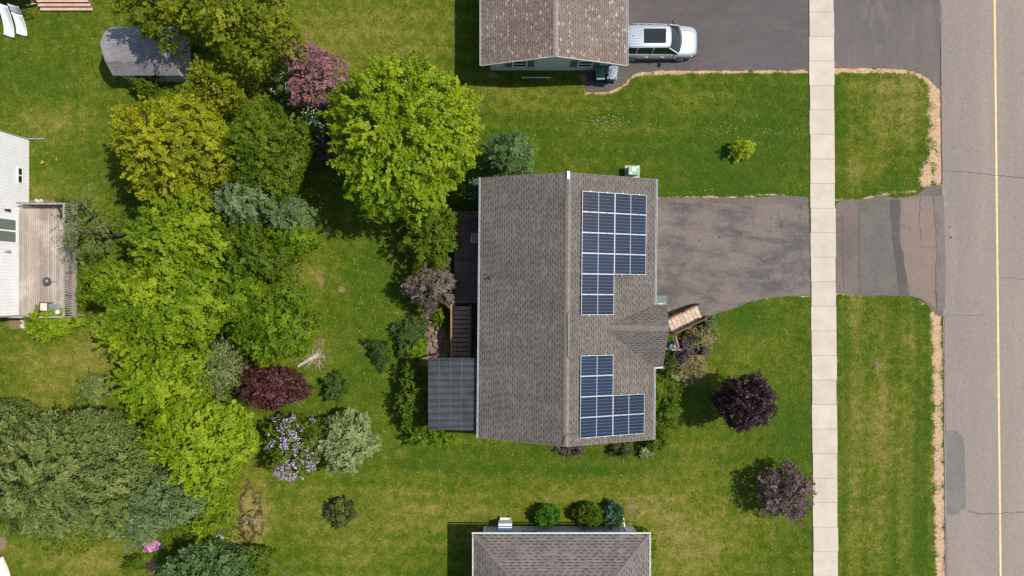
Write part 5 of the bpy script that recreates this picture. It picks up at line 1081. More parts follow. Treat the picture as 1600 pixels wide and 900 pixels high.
# ================================================================== VEGETATION
def leaf_quads(pos, nrm, size, aspect, rng, direction=None):
    n = len(pos); nrm = nrm / np.linalg.norm(nrm, axis=1, keepdims=True)
    a = rng.normal(size=(n, 3)) if direction is None else direction + rng.normal(size=(n, 3)) * 0.45
    a -= (a * nrm).sum(1, keepdims=True) * nrm; a /= np.linalg.norm(a, axis=1, keepdims=True) + 1e-9
    b = np.cross(nrm, a); L_ = (size * aspect)[:, None]; W = size[:, None]
    fold = nrm * (size * 0.25)[:, None]
    v = np.stack([pos - a * L_ * .5, pos + b * W * .5 - fold, pos + a * L_ * .5, pos - b * W * .5 - fold], 1)
    return v
def leaf_mesh(name, quads, tone, mat, parent, loc=None):
    n = len(quads); co = quads.reshape(-1, 3); q = np.arange(n * 4).reshape(-1, 4)
    me = bpy.data.meshes.new(name); fill_mesh(me, co, q)
    at = me.attributes.new('tone', 'FLOAT', 'FACE'); at.data.foreach_set('value', np.clip(tone, 0, 1).astype(np.float32))
    me.materials.append(mat); o = bpy.data.objects.new(name, me); col.objects.link(o)
    if parent: o.parent = parent
    return o
# style: leaf size, aspect, sprays per m2, leaves per spray, spray length, spray width, lump height, droop, dome power
ST = {
 'broad':  dict(sz=.105, asp=1.6, cl=9.0, lv=34, ln=.46, wd=.13, lump=.80, up=.9, jit=.30),
 'tuft':   dict(sz=.095, asp=1.6, cl=10.5, lv=32, ln=.34, wd=.12, lump=.65, up=.9, jit=.28),
 'fine':   dict(sz=.075, asp=1.5, cl=15, lv=30, ln=.26, wd=.10, lump=.42, up=.8, jit=.20),
 'shrub':  dict(sz=.070, asp=1.6, cl=22, lv=28, ln=.20, wd=.08, lump=.25, up=.8, jit=.12),
 'needle': dict(sz=.050, asp=3.4, cl=13, lv=40, ln=.38, wd=.11, lump=.62, up=.6, jit=.24),
 'clip':   dict(sz=.055, asp=1.5, cl=60, lv=24, ln=.10, wd=.06, lump=.05, up=.5, jit=.04),
 'twiggy': dict(sz=.055, asp=2.0, cl=9, lv=22, ln=.45, wd=.10, lump=.3, up=.6, jit=.35),
 'strap':  dict(sz=.05, asp=6.0, cl=18, lv=22, ln=.20, wd=.08, lump=.12, up=.8, jit=.08),
}
def crown(name, mat, parent, rx, ry, zb, zt, style, seed, harm=.10, open_=0.0, dens=1.0, cone=False, tone0=.45, skirt=.30, lumps=None, inner=True, toff=None, lumpamp=None):
    s = dict(ST[style]); s['lump'] = lumpamp or s['lump']; rng = np.random.default_rng(seed); area = math.pi * rx * ry
    n = max(20, int(area * s['cl'] * dens))
    th = rng.uniform(0, 2 * np.pi, n); rho = np.sqrt(rng.uniform(0, 1, n))
    ks = np.arange(2, 9); am = rng.normal(size=7) * harm / np.sqrt(ks) * 1.6; ph = rng.uniform(0, 6.28, 7)
    def outline(t): return 1 + (am[:, None] * np.cos(ks[:, None] * t[None, :] + ph[:, None])).sum(0)
    Rr = outline(th) * (1 + rng.normal(size=n) * .035)
    cx = rho * np.cos(th) * rx * Rr; cy = rho * np.sin(th) * ry * Rr
    h = zt - zb; prof = (1 - rho) if cone else np.sqrt(np.clip(1 - rho ** 2.2, 0, 1))
    # limbs make rounded lumps on the dome with gaps in between
    nl = lumps or max(4, int(area / (1.1 if s['lump'] > .5 else .6))); lt = rng.uniform(0, 6.28, nl); lr_ = np.sqrt(rng.uniform(0, 1, nl))
    lx = lr_ * np.cos(lt) * rx; ly = lr_ * np.sin(lt) * ry; sp_ = math.sqrt(area / nl) * .52; lh_ = rng.uniform(.45, 1.0, nl)
    d2 = (cx[:, None] - lx[None, :]) ** 2 + (cy[:, None] - ly[None, :]) ** 2
    g = np.exp(-d2 / (2 * sp_ ** 2)) * lh_[None, :]; lump = np.clip(g.max(1), 0, 1)
    cz = zb + h * .40 + h * .60 * prof + (lump - .6) * s['lump'] + rng.normal(size=n) * s['jit']
    if cone: cz = zb + h * prof + (lump - .5) * s['lump'] + rng.normal(size=n) * s['jit']
    stray = rng.uniform(size=n) < .05; cx = np.where(stray, cx * 1.07, cx); cy = np.where(stray, cy * 1.07, cy)
    keep = rng.uniform(size=n) > open_ * (1.2 - lump)
    cx, cy, cz, th, rho, lump = [a[keep] for a in (cx, cy, cz, th, rho, lump)]; n = len(cx)
    owner = g[keep].argmax(1); ltone = rng.normal(size=nl) * .10
    # sprays: flat, pointed, coherent pads, lit tips painted in as a paler tone, bases darker
    dirv = np.stack([np.cos(th), np.sin(th), np.full(n, .10 if not cone else -.2)], 1) + rng.normal(size=(n, 3)) * np.array([.38, .38, .22]); dirv /= np.linalg.norm(dirv, axis=1, keepdims=True)
    ctone = tone0 + (lump - .6) * .22 + ltone[owner] + rng.normal(size=n) * .10
    if toff is not None: ctone = ctone + toff(cx / rx, cy / ry)
    m_ = s['lv']; t = rng.uniform(-.5, .5, (n, m_, 1)); sid = np.cross(dirv, np.array([0, 0, 1.0])); sid /= np.linalg.norm(sid, axis=1, keepdims=True)
    lat = rng.normal(size=(n, m_, 1)) * s['wd'] * (.75 - t * .9); lenf = rng.uniform(.7, 1.35, (n, 1, 1))
    pos = np.stack([cx, cy, cz], 1)[:, None, :] + dirv[:, None, :] * t * s['ln'] * 1.6 * lenf + sid[:, None, :] * lat + np.array([0, 0, 1.0]) * rng.normal(size=(n, m_, 1)) * s['wd'] * .35 - np.array([0, 0, 1.0]) * np.abs(lat) * .35
    sn = np.array([0, 0, 1.0]) * s['up'] + rng.normal(size=(n, 1, 3)) * .32 + np.stack([np.cos(th) * rho, np.sin(th) * rho, 0 * th], 1)[:, None, :] * .4
    nr = sn + rng.normal(size=(n, m_, 3)) * .28
    sz = s['sz'] * rng.uniform(.65, 1.35, (n, m_)) * (1.1 - .5 * np.clip(t[..., 0], -.5, .5)); tn = ctone[:, None] + t[..., 0] * .26 + rng.normal(size=(n, m_)) * .11
    P_ = [pos.reshape(-1, 3)]; N_ = [nr.reshape(-1, 3)]; S_ = [sz.ravel()]; T_ = [tn.ravel()]; D_ = [np.repeat(dirv, m_, 0)]
    if inner:      # lower leaves inside the crown and its underside
        k = int(area * s['cl'] * m_ * .60 * dens * (1 - open_ * .7)); t2 = rng.uniform(0, 6.28, k); r2 = np.sqrt(rng.uniform(0, .92, k)); o2 = outline(t2) * .95
        z2 = zb + h * .22 + h * .62 * (np.sqrt(np.clip(1 - r2 ** 2, 0, 1)) if not cone else (1 - r2)) * rng.uniform(.55, 1.0, k)
        P_.append(np.stack([r2 * np.cos(t2) * rx * o2, r2 * np.sin(t2) * ry * o2, z2], 1)); N_.append(np.array([0, 0, 1.0]) + rng.normal(size=(k, 3)) * .5)
        S_.append(s['sz'] * 1.3 * rng.uniform(.6, 1.4, k)); T_.append(tone0 - .02 + rng.normal(size=k) * .12); D_.append(rng.normal(size=(k, 3)))
    k = int(area * s['cl'] * m_ * skirt * dens); t2 = rng.uniform(0, 6.28, k); u = rng.uniform(0, 1, k); o2 = outline(t2) * (.72 + .26 * np.sqrt(u)) * (1 + rng.normal(size=k) * .03)
    P_.append(np.stack([np.cos(t2) * rx * o2, np.sin(t2) * ry * o2, zb + h * .5 * u + rng.normal(size=k) * .08], 1)); N_.append(np.stack([np.cos(t2), np.sin(t2), 0 * t2 + .5], 1) + rng.normal(size=(k, 3)) * .4)
    S_.append(s['sz'] * rng.uniform(.7, 1.3, k)); T_.append(tone0 - .05 + rng.normal(size=k) * .13); D_.append(rng.normal(size=(k, 3)))
    pos = np.concatenate(P_); pos[:, 2] = np.maximum(pos[:, 2], .03)
    q = leaf_quads(pos, np.concatenate(N_), np.concatenate(S_), s['asp'], rng, np.concatenate(D_))
    return leaf_mesh(name, q, np.concatenate(T_), mat, parent)
def trunk(parent, rx, ry, zb, zt, seed, mat='bark', r=None, limbs=6, stems=1):
    rr = random.Random(seed); r = r or max(.03, zt * .022); m = MB()
    for s_ in range(stems):
        ox, oy = (0, 0) if stems == 1 else (rr.uniform(-.12, .12), rr.uniform(-.12, .12)); fk = zb + (zt - zb) * .15
        m.tube([(ox, oy, 0), (ox + rr.uniform(-.06, .06), oy, fk * .5), (ox + rr.uniform(-.1, .1), oy + rr.uniform(-.1, .1), fk), (rr.uniform(-.2, .2), rr.uniform(-.2, .2), zb + (zt - zb) * .8)], r, r * .35, 8)
    for i in range(limbs):
        a = i * 6.283 / limbs + rr.uniform(-.4, .4); k = rr.uniform(.55, .88); z0_ = zb * rr.uniform(.7, 1.2); z1_ = zb + (zt - zb) * rr.uniform(.45, .8)
        e = Vector((math.cos(a) * rx * k, math.sin(a) * ry * k, z1_)); b = Vector((0, 0, z0_)); md = b.lerp(e, .5) + Vector((0, 0, .12 * zt * rr.uniform(.2, 1)))
        m.tube([b, md, e], r * .5, r * .12, 6)
        for j in range(2): e3 = md.lerp(e, .4) + Vector((rr.uniform(-1, 1) * rx * .3, rr.uniform(-1, 1) * ry * .3, rr.uniform(.1, .4) * (zt - zb) * .4)); m.tube([md.lerp(e, .3), e3], r * .25, r * .08, 5)
    return m.build('trunk', M[mat], parent, smooth=True)
def plant(name, cat, label, px, py, rpx, rpy, zt, leaf, style, seed, zb=None, group=None, hc_=None, **kw):
    """px,py,rpx,rpy: crown centre and radii as measured in the photo; zt: height of the crown's top"""
    zb = zt * .3 if zb is None else zb; hc_ = zb + (zt - zb) * .55; k = (H - hc_) / F
    x, y = P(px, py, hc_); rx, ry = rpx * k * .93, rpy * k * .93
    e = empty(name, (x, y, 0), label, cat, group); tk = kw.pop('stem', 'trunk')
    extra = kw.pop('extra', None); tm = kw.pop('bark', 'bark')
    if tk == 'trunk': trunk(e, rx, ry, zb, zt, seed, tm, limbs=kw.pop('limbs', 7))
    elif tk == 'stems': trunk(e, rx, ry, zt * .15, zt * .85, seed, tm, r=.03, limbs=kw.pop('limbs', 8), stems=3)
    crown('crown' if cat == 'tree' else 'foliage', L[leaf], e, rx, ry, zb, zt, style, seed, **kw)
    if extra: extra(e, rx, ry, zb, zt, seed)
    return e
def blossoms(mat, dens, bands=None, size=.06, name='blossom', per=9, clr=.09):
    def f(e, rx, ry, zb, zt, seed):
        rng = np.random.default_rng(seed + 500); n = int(math.pi * rx * ry * dens); th = rng.uniform(0, 6.28, n); rho = np.sqrt(rng.uniform(0, 1, n)); ux, uy = rho * np.cos(th), rho * np.sin(th)
        if bands is not None: kp = rng.uniform(size=n) < bands(ux, uy); th, rho, ux, uy = th[kp], rho[kp], ux[kp], uy[kp]; n = len(th)
        h = zt - zb; z = zb + h * .40 + h * .60 * np.sqrt(np.clip(1 - rho ** 2.2, 0, 1)) + rng.uniform(.02, .22, n)
        pos = np.stack([ux * rx, uy * ry, z], 1)[:, None, :] + rng.normal(size=(n, per, 3)) * clr * np.array([1, 1, .8]); k = n * per
        q = leaf_quads(pos.reshape(-1, 3), rng.normal(size=(k, 3)) * .5 + np.array([0, 0, 1]), size * rng.uniform(.7, 1.3, k), 1.2, rng)
        leaf_mesh(name, q, .5 + rng.normal(size=k) * .22 + np.repeat(rng.normal(size=n) * .15, per), L[mat], e)
    return f

T = plant
# --- large trees
T('maple_tree', 'tree', 'largest bright green maple just left of the middle house', 628, 214, 127, 131, 8.2, 'maple', 'broad', 1, zb=2.4, harm=.05, tone0=.64, open_=.03, lumps=62, limbs=11)
T('olive_tree', 'tree', 'broad olive green tree at the top edge right of the grey shed', 372, 22, 98, 84, 8.0, 'olive', 'tuft', 2, zb=2.6, harm=.09, tone0=.60, open_=.18)
T('olive_tree', 'tree', 'olive green tree overhanging the grey shed at the top edge', 252, 12, 62, 56, 7.0, 'olive', 'tuft', 3, zb=2.6, harm=.12, tone0=.48, open_=.22)
T('golden_tree', 'tree', 'small yellow-olive tree directly right of the grey shed end', 340, 128, 62, 40, 5.0, 'olive', 'fine', 4, zb=1.6, tone0=.70, open_=.08)
T('golden_tree', 'tree', 'large golden yellow-green tree above the weathered deck hedge line', 268, 230, 98, 88, 7.2, 'gold', 'tuft', 5, zb=2.2, harm=.07, tone0=.62, open_=.10, toff=lambda x, y: .06 * y - .05 * x)
T('green_tree', 'tree', 'rounded mid green tree between the golden tree and the maple', 415, 238, 72, 78, 6.0, 'mid', 'fine', 6, zb=1.6, tone0=.55, harm=.08)
T('crabapple_tree', 'tree', 'crabapple tree in dusty pink blossom at the top left of the maple', 490, 112, 54, 52, 5.0, 'blossom', 'fine', 7, zb=1.7, harm=.16, tone0=.42, open_=.35)
T('flowering_shrub', 'shrub', 'white-flowering green shrub under the pink crabapple', 452, 140, 26, 28, 3.0, 'dark', 'fine', 8, tone0=.6, extra=blossoms('whitebl', 5), stem='stems')
T('flowering_shrub', 'shrub', 'shrub with scattered white flowers touching the maple on its left', 502, 188, 32, 36, 3.2, 'dark', 'fine', 9, tone0=.55, extra=blossoms('whitebl', 5), stem='stems')
T('dark_shrub', 'shrub', 'dark brownish shrub in the shade left of the maple', 515, 236, 26, 32, 2.4, 'brown', 'shrub', 10, tone0=.35, stem='stems')
T('spruce_tree', 'tree', 'dark green spruce at the top left corner of the middle house', 795, 246, 45, 42, 5.0, 'fir', 'needle', 11, zb=.4, cone=False, tone0=.55, limbs=8, harm=.05)
T('green_shrub', 'shrub', 'tall leafy shrub against the rear deck under the maple', 672, 368, 48, 58, 3.6, 'mid', 'fine', 12, zb=.5, tone0=.55, stem='stems', harm=.13, open_=.1)
T('plum_shrub', 'shrub', 'grey-plum leaved shrub beside the rear deck', 673, 447, 43, 40, 3.2, 'brown', 'fine', 13, zb=.6, tone0=.52, stem='stems', toff=lambda x, y: .03 * x)
T('low_shrub', 'shrub', 'low green shrub left of the rock bed', 640, 522, 26, 30, 1.0, 'dark', 'shrub', 14, zb=.1, tone0=.72, stem='none', harm=.18, open_=.2)
T('low_shrub', 'shrub', 'small bright shrub against the left foot of the rock bed', 652, 545, 18, 18, .8, 'green', 'shrub', 15, zb=.1, tone0=.55, stem='none')
T('low_shrub', 'shrub', 'small dark shrub alone on the rear lawn left of the rock bed', 592, 550, 21, 20, .9, 'dark', 'shrub', 16, zb=.1, tone0=.55, stem='none', open_=.3, harm=.2)
T('low_shrub', 'shrub', 'dark low shrub above the pale bush on the rear lawn', 525, 606, 21, 20, 1.2, 'dark', 'shrub', 17, zb=.1, tone0=.62, stem='none', open_=.2, harm=.15)
T('vine_shrub', 'shrub', 'leafy green shrub along the left side of the slate canopy', 645, 622, 26, 62, 2.3, 'mid', 'fine', 18, zb=.2, tone0=.50, stem='stems', harm=.10, open_=.12)
T('vine_shrub', 'shrub', 'green shrub spreading below the slate canopy', 672, 681, 42, 20, 1.5, 'green', 'shrub', 19, zb=.1, tone0=.42, stem='stems', harm=.14, open_=.15)
T('bright_tree', 'tree', 'bright green tree below the golden tree', 280, 368, 84, 72, 7.0, 'maple', 'tuft', 20, zb=2.0, tone0=.60, open_=.14, harm=.07)
T('bright_tree', 'tree', 'widest bright green tree in the middle of the tree belt', 250, 475, 116, 82, 7.6, 'maple', 'broad', 21, zb=2.2, tone0=.52, open_=.14, harm=.09)
T('bright_tree', 'tree', 'bright green tree above the lime green tree in the tree belt', 262, 598, 76, 66, 6.8, 'maple', 'broad', 22, zb=2.0, tone0=.58, open_=.12, harm=.08)
T('lime_tree', 'tree', 'lime green tree left of the flowering lilac', 312, 692, 92, 72, 6.2, 'lime', 'tuft', 23, zb=1.8, tone0=.55, open_=.08, harm=.08)
T('grey_green_tree', 'tree', 'blue-grey green conifer between the bright tree and mid green tree', 383, 318, 52, 36, 5.8, 'spruce', 'needle', 24, zb=1.2, tone0=.50, harm=.12)
T('grey_green_tree', 'tree', 'smaller grey-green conifer at the left edge of the rear lawn', 452, 336, 38, 30, 4.6, 'spruce', 'needle', 25, zb=.8, tone0=.42, harm=.14, open_=.1)
T('green_tree', 'tree', 'dark green tree below the blue-grey conifer', 400, 398, 58, 48, 5.4, 'mid', 'fine', 26, zb=1.2, tone0=.42, harm=.1)
T('green_tree', 'tree', 'light green tree at the edge of the rear lawn below the grey conifer', 452, 374, 44, 28, 4.4, 'green', 'fine', 27, zb=1.0, tone0=.45, harm=.1)
T('green_tree', 'tree', 'rounded mid green tree above the maroon bush', 428, 506, 66, 70, 5.6, 'green', 'fine', 28, zb=1.2, tone0=.38, harm=.07)
T('sparse_tree', 'tree', 'thin grey-green tree squeezed between the bright trees and the maroon bush', 348, 575, 24, 50, 4.8, 'twig', 'twiggy', 29, zb=1.4, tone0=.5, harm=.16, dens=2.6)
T('maroon_bush', 'bush', 'dense maroon-leaved bush beside the pile of branches', 424, 606, 57, 38, 3.2, 'maroon', 'fine', 30, zb=.5, tone0=.30, stem='stems', harm=.07)
def lilband(x, y): return np.clip(.16 + .85 * np.exp(-((y + .62 - .25 * x) / .22) ** 2) * (x > -.85) + .75 * np.exp(-((x - .25 + .3 * y) / .35) ** 2 - ((y - .1) / .35) ** 2) + .6 * np.exp(-((x + .15) / .25) ** 2 - ((y - .55) / .4) ** 2), 0, 1)
T('lilac_bush', 'bush', 'lilac bush covered in pale purple flowers', 458, 696, 45, 60, 3.2, 'mid', 'fine', 31, zb=.4, tone0=.45, stem='stems', harm=.08, open_=.12, extra=blossoms('lilac', 19, lilband, .075, per=11))
T('pale_bush', 'bush', 'pale green bush right of the flowering lilac', 541, 691, 47, 53, 3.0, 'pale', 'shrub', 32, zb=.4, tone0=.50, stem='stems', harm=.10, open_=.12)
T('brown_bush', 'bush', 'small dark brownish bush alone on the lower lawn', 532, 802, 26, 23, 1.1, 'umber', 'shrub', 33, zb=.1, tone0=.42, stem='stems', open_=.15, toff=lambda x, y: .05 * y)
T('pine_tree', 'tree', 'big grey-green pine filling the lower left', 100, 742, 118, 112, 9.0, 'pine', 'needle', 34, zb=2.2, tone0=.48, harm=.08, lumps=90, limbs=12)
T('pine_tree', 'tree', 'pine at the left edge beside the biggest pine', -22, 720, 80, 96, 8.0, 'pine', 'needle', 35, zb=1.8, tone0=.42, harm=.08)
T('spruce_tree', 'tree', 'blue-green spruce between the pine and the lime green tree', 236, 786, 70, 58, 5.6, 'spruce', 'needle', 36, zb=.8, tone0=.52, harm=.10)
T('bright_shrub', 'shrub', 'upright bright green shrub by the clothesline pole', 330, 793, 34, 50, 3.0, 'green', 'fine', 37, zb=.5, tone0=.62, stem='stems', harm=.12, toff=lambda x, y: -.10 * y)
T('grey_shrub', 'shrub', 'grey-green shrub under the lower edge of the lime green tree', 322, 752, 32, 20, 3.6, 'twig', 'fine', 38, zb=.8, tone0=.55, stem='stems')
T('dark_tree', 'tree', 'dark green conifer at the bottom edge under the clothesline', 316, 896, 76, 40, 4.4, 'fir', 'needle', 39, zb=.6, tone0=.60, harm=.10)
T('green_shrub', 'shrub', 'low green shrub under the clothesline wires', 392, 880, 34, 28, 1.8, 'mid', 'shrub', 40, zb=.2, tone0=.5, stem='stems', open_=.2)
T('low_shrub', 'shrub', 'low green plant near the pink flowers at the bottom edge', 206, 881, 17, 13, .8, 'mid', 'shrub', 41, zb=.05, tone0=.45, stem='none')
T('pink_flowers', 'flowers', 'small clump of pink flowers at the foot of the blue-green spruce', 235, 852, 13, 9, .7, 'pink', 'shrub', 42, zb=.1, tone0=.5, stem='none')
T('sparse_tree', 'tree', 'thin grey-green tree over the edge of the weathered deck', 142, 362, 48, 58, 5.0, 'twig', 'twiggy', 43, zb=1.4, tone0=.62, open_=.25, harm=.16, dens=1.2, inner=False, skirt=.1)
T('green_shrub', 'shrub', 'wispy green shrub by the top corner of the weathered deck', 112, 335, 26, 26, 1.2, 'dark', 'shrub', 44, zb=.1, tone0=.7, stem='none', open_=.5, harm=.2, inner=False)
T('bright_bush', 'bush', 'bright yellow-green bush below the weathered deck', 80, 504, 43, 27, 1.7, 'lime', 'fine', 45, zb=.2, tone0=.52, dens=1.3, stem='stems', harm=.12)
T('bright_bush', 'bush', 'narrow bright bush right of the weathered deck railing', 128, 462, 13, 22, 1.0, 'green', 'shrub', 46, zb=.1, tone0=.45, stem='none', open_=.2)
T('dark_shrub', 'shrub', 'round dark green shrub in front of the grey shed', 223, 131, 21, 18, 1.6, 'mid', 'shrub', 47, zb=.2, tone0=.40, stem='stems')
T('sapling', 'tree', 'small yellow-green sapling alone on the upper front lawn', 1161, 232, 19, 15, 1.1, 'lime', 'fine', 48, zb=.25, tone0=.95, open_=.0, harm=.14, dens=1.6)
T('purple_tree', 'tree', 'dense dark purple plum tree on the front lawn', 1167, 630, 47, 45, 4.6, 'purple', 'fine', 149, zb=1.5, tone0=.26, harm=.05, dens=1.7, lumps=26, lumpamp=.85)
T('plum_tree', 'tree', 'looser plum-grey tree overhanging the sidewalk', 1229, 770, 46, 47, 2.5, 'plum', 'fine', 50, zb=.6, tone0=.45, harm=.10, open_=.35)
T('green_shrub', 'shrub', 'green shrub growing along the front wall of the middle house', 1038, 636, 32, 50, 1.7, 'mid', 'fine', 51, zb=.15, tone0=.50, stem='stems', harm=.12, open_=.1)
T('green_shrub', 'shrub', 'green shrub at the lower right corner of the middle house', 1028, 690, 22, 16, 1.2, 'mid', 'shrub', 52, zb=.1, tone0=.50, stem='stems', open_=.2)
T('dark_shrub', 'shrub', 'dark green shrub tucked under the porch roof corner', 1040, 566, 14, 20, .9, 'dark', 'shrub', 53, zb=.05, tone0=.5, stem='none', open_=.1)
T('brown_shrub', 'shrub', 'small dark brown shrub right of centre under the lower eave of the middle house', 972, 702, 19, 13, .9, 'umber', 'shrub', 54, zb=.05, tone0=.30, stem='none', open_=.2)
T('brown_shrub', 'shrub', 'small thin greyish-brown shrub below the ridge end of the middle house', 893, 704, 22, 10, .7, 'brown', 'shrub', 55, zb=.05, tone0=.25, stem='none', open_=.45)
T('pale_shrub', 'shrub', 'pale grey-green plant at the lower right corner of the middle house', 1010, 707, 14, 9, .5, 'pale', 'shrub', 56, zb=.03, tone0=.35, stem='none', open_=.4)
T('charcoal_shrub', 'shrub', 'charcoal-coloured shrub beside the front porch', 1070, 547, 17, 18, 1.2, 'char', 'shrub', 57, zb=.1, tone0=.5, stem='stems', harm=.14)
T('charcoal_shrub', 'shrub', 'small flat charcoal shrub right of the bigger charcoal shrub', 1097, 549, 11, 6, .5, 'char', 'shrub', 58, zb=.03, tone0=.5, stem='none')
T('twiggy_shrub', 'shrub', 'pale twiggy shrub below the front steps', 1094, 527, 25, 17, .9, 'straw', 'twiggy', 59, zb=.05, tone0=.45, stem='stems', dens=3.2, open_=.1)
T('green_shrub', 'shrub', 'small blue-green shrub at the end of the front steps', 1108, 506, 13, 13, .8, 'spruce', 'shrub', 60, zb=.05, tone0=.28, stem='none', open_=.15)
T('dried_grass', 'plant', 'clump of dried straw-coloured grass left of the purple tree', 1078, 580, 21, 24, .4, 'straw', 'strap', 61, zb=.02, tone0=.45, stem='none', open_=.3, dens=1.1)
T('low_plant', 'plant', 'small bright plant in the shadow of the purple tree', 1113, 627, 8, 9, .6, 'green', 'shrub', 62, zb=.05, tone0=.45, stem='none')
T('low_plant', 'plant', 'small pale plant between the straw grass and front wall shrub', 1055, 593, 7, 6, .5, 'pale', 'shrub', 63, zb=.05, tone0=.5, stem='none')
T('clipped_bush', 'bush', 'leftmost clipped round bush beside the lower house, bright green', 855, 806, 21, 19, 1.3, 'clipg', 'clip', 64, zb=.1, tone0=.52, stem='stems', harm=.03)
T('clipped_bush', 'bush', 'widest clipped bush beside the lower house, in the middle', 921, 805, 26, 20, 1.3, 'mid', 'clip', 65, zb=.1, tone0=.50, stem='stems', harm=.03)
T('rhododendron', 'bush', 'dark glossy rhododendron right of the two clipped bushes', 959, 804, 18, 18, 1.3, 'deep', 'strap', 66, zb=.1, tone0=.55, stem='stems', harm=.06)
T('green_shrub', 'shrub', 'bright shrub at the right wall of the lower house', 1016, 853, 12, 22, 1.3, 'green', 'clip', 67, zb=.1, tone0=.55, stem='stems', harm=.06)
T('low_shrub', 'shrub', 'dark low shrub at the upper right corner of the lower house', 1001, 832, 14, 7, .7, 'mid', 'shrub', 68, zb=.05, tone0=.5, stem='none')
T('yellow_flowers', 'flowers', 'patch of yellow flowers beside the white house', 68, 246, 19, 15, .35, 'yellowfl', 'clip', 69, zb=.02, tone0=.4, stem='none', open_=.86, inner=False, skirt=.02, dens=.22)
T('green_shrub', 'shrub', 'green shrub at the upper left corner of the rear deck', 742, 298, 16, 20, 3.0, 'deep', 'fine', 70, zb=.4, tone0=.4, stem='stems')
T('green_shrub', 'shrub', 'small bright green shrub above the rock bed', 686, 497, 9, 14, .9, 'green', 'shrub', 71, zb=.05, tone0=.45, stem='none')
T('bright_tree', 'tree', 'small bright tree growing behind the green tree above the maroon bush', 372, 462, 40, 44, 5.6, 'maple', 'fine', 72, zb=1.6, tone0=.38, open_=.1)
T('green_tree', 'tree', 'dark undergrowth tree between the bright trees and the green trees', 370, 370, 34, 40, 4.6, 'mid', 'fine', 73, zb=1.0, tone0=.35)
T('wild_plants', 'plant', 'loose brown weeds below the lime green tree', 392, 805, 22, 48, .35, 'straw', 'strap', 74, zb=.02, tone0=.2, stem='none', open_=.88, dens=.7, inner=False)
T('low_shrub', 'shrub', 'thin grey seedlings left of the lime green tree on the lawn', 142, 608, 30, 22, 2.0, 'pine', 'needle', 75, zb=.3, tone0=.4, stem='stems', open_=.35)

# ------------------------------------------------------------------ loose undergrowth beneath the tree belt, and the grass itself
rng = np.random.default_rng(99)
def under(n, cx, cy, rx, ry, mat, size, seed):
    x0_, y0_ = P(cx, cy); k = 1 / 25.0; t = rng.uniform(0, 6.28, n); r_ = np.sqrt(rng.uniform(0, 1, n)) * (1 + .2 * np.sin(3 * t))
    pos = np.stack([x0_ + r_ * np.cos(t) * rx * k, y0_ + r_ * np.sin(t) * ry * k, rng.uniform(.03, .28, n)], 1)
    return leaf_quads(pos, rng.normal(size=(n, 3)) * .5 + np.array([0, 0, 1]), size * rng.uniform(.6, 1.4, n), 1.5, rng)
qs = np.concatenate([under(9000, 310, 470, 150, 220, 0, .10, 1), under(2500, 440, 200, 80, 90, 0, .10, 2), under(2500, 400, 300, 90, 60, 0, .1, 3), under(2200, 300, 90, 90, 50, 0, .1, 4), under(3500, 110, 750, 130, 100, 0, .1, 5), under(1200, 300, 850, 90, 50, 0, .1, 6)])
o = leaf_mesh('undergrowth', qs, .30 + rng.normal(size=len(qs)) * .16, L['mid'], None); tag(o, 'low leafy undergrowth beneath the belt of trees', 'undergrowth', kind='stuff')

nw = 2600; wx_ = rng.uniform(-32, 26, nw); wy_ = rng.uniform(-17.5, 17.5, nw); okw = np.ones(nw, bool)
dens_w = .25 + .75 * (np.sin(wx_ * .9 + 2 * np.sin(wy_ * .5)) * np.sin(wy_ * 1.1 + wx_ * .3) > .1); okw &= rng.uniform(size=nw) < dens_w
for poly in (road_poly, walk_poly, up_drive, up_apron, main_drive, main_apron): okw &= ~pin(wx_, wy_, poly)
okw &= ~((np.abs(wx_ - hc[0]) < 4.8) & (np.abs(wy_ - hc[1]) < 7.2)); okw &= ~((wx_ > -1.7) & (wx_ < 6.4) & (wy_ > 13.5)); okw &= ~((wx_ > -1.9) & (wx_ < 7.7) & (wy_ < -14.8)); okw &= ~((wx_ < -26.5) & (wy_ < 9.5) & (wy_ > -2))
wx_, wy_ = wx_[okw], wy_[okw]; nw = len(wx_); per = 9; rad = rng.uniform(.04, .16, (nw, 1, 1))
wp_ = np.stack([wx_, wy_, np.full(nw, .045)], 1)[:, None, :] + rng.normal(size=(nw, per, 3)) * rad * np.array([1, 1, .12]); wt_ = .55 + rng.normal(size=(nw, 1)) * .3 + rng.normal(size=(nw, per)) * .1
wp_[..., 2] = np.maximum(wp_[..., 2], .02)
o = leaf_mesh('lawn_weeds', leaf_quads(wp_.reshape(-1, 3), rng.normal(size=(nw * per, 3)) * .3 + np.array([0, 0, 1]), np.full(nw * per, .045) * rng.uniform(.6, 1.5, nw * per), 1.5, rng), wt_.ravel(), L['green'], None); tag(o, 'low broad-leaved weeds scattered through the lawns', 'weeds', kind='stuff')
fx = np.concatenate([rng.normal(P(940, 190)[0], .9, 60), rng.normal(P(1190, 210)[0], .8, 26), rng.normal(P(1150, 192)[0], .8, 16), rng.normal(P(590, 460)[0], 1.6, 90), rng.normal(P(1370, 300)[0], 2, 14), rng.uniform(-12, 16, 60)])
fy = np.concatenate([rng.normal(P(0, 192)[1], .35, 60), rng.normal(P(0, 212)[1], .3, 26), rng.normal(P(0, 195)[1], .3, 16), rng.normal(P(0, 470)[1], 2.2, 90), rng.normal(P(0, 300)[1], 3, 14), rng.uniform(-13, -9.5, 60)])
fp = np.stack([fx, fy, np.full(len(fx), .07)], 1); kf = (np.abs(fx - hc[0]) > 5.0) | (np.abs(fy - hc[1]) > 7.5)
for poly in (road_poly, walk_poly, up_drive, up_apron, main_drive, main_apron): kf &= ~pin(fx, fy, poly)
fp = fp[kf]
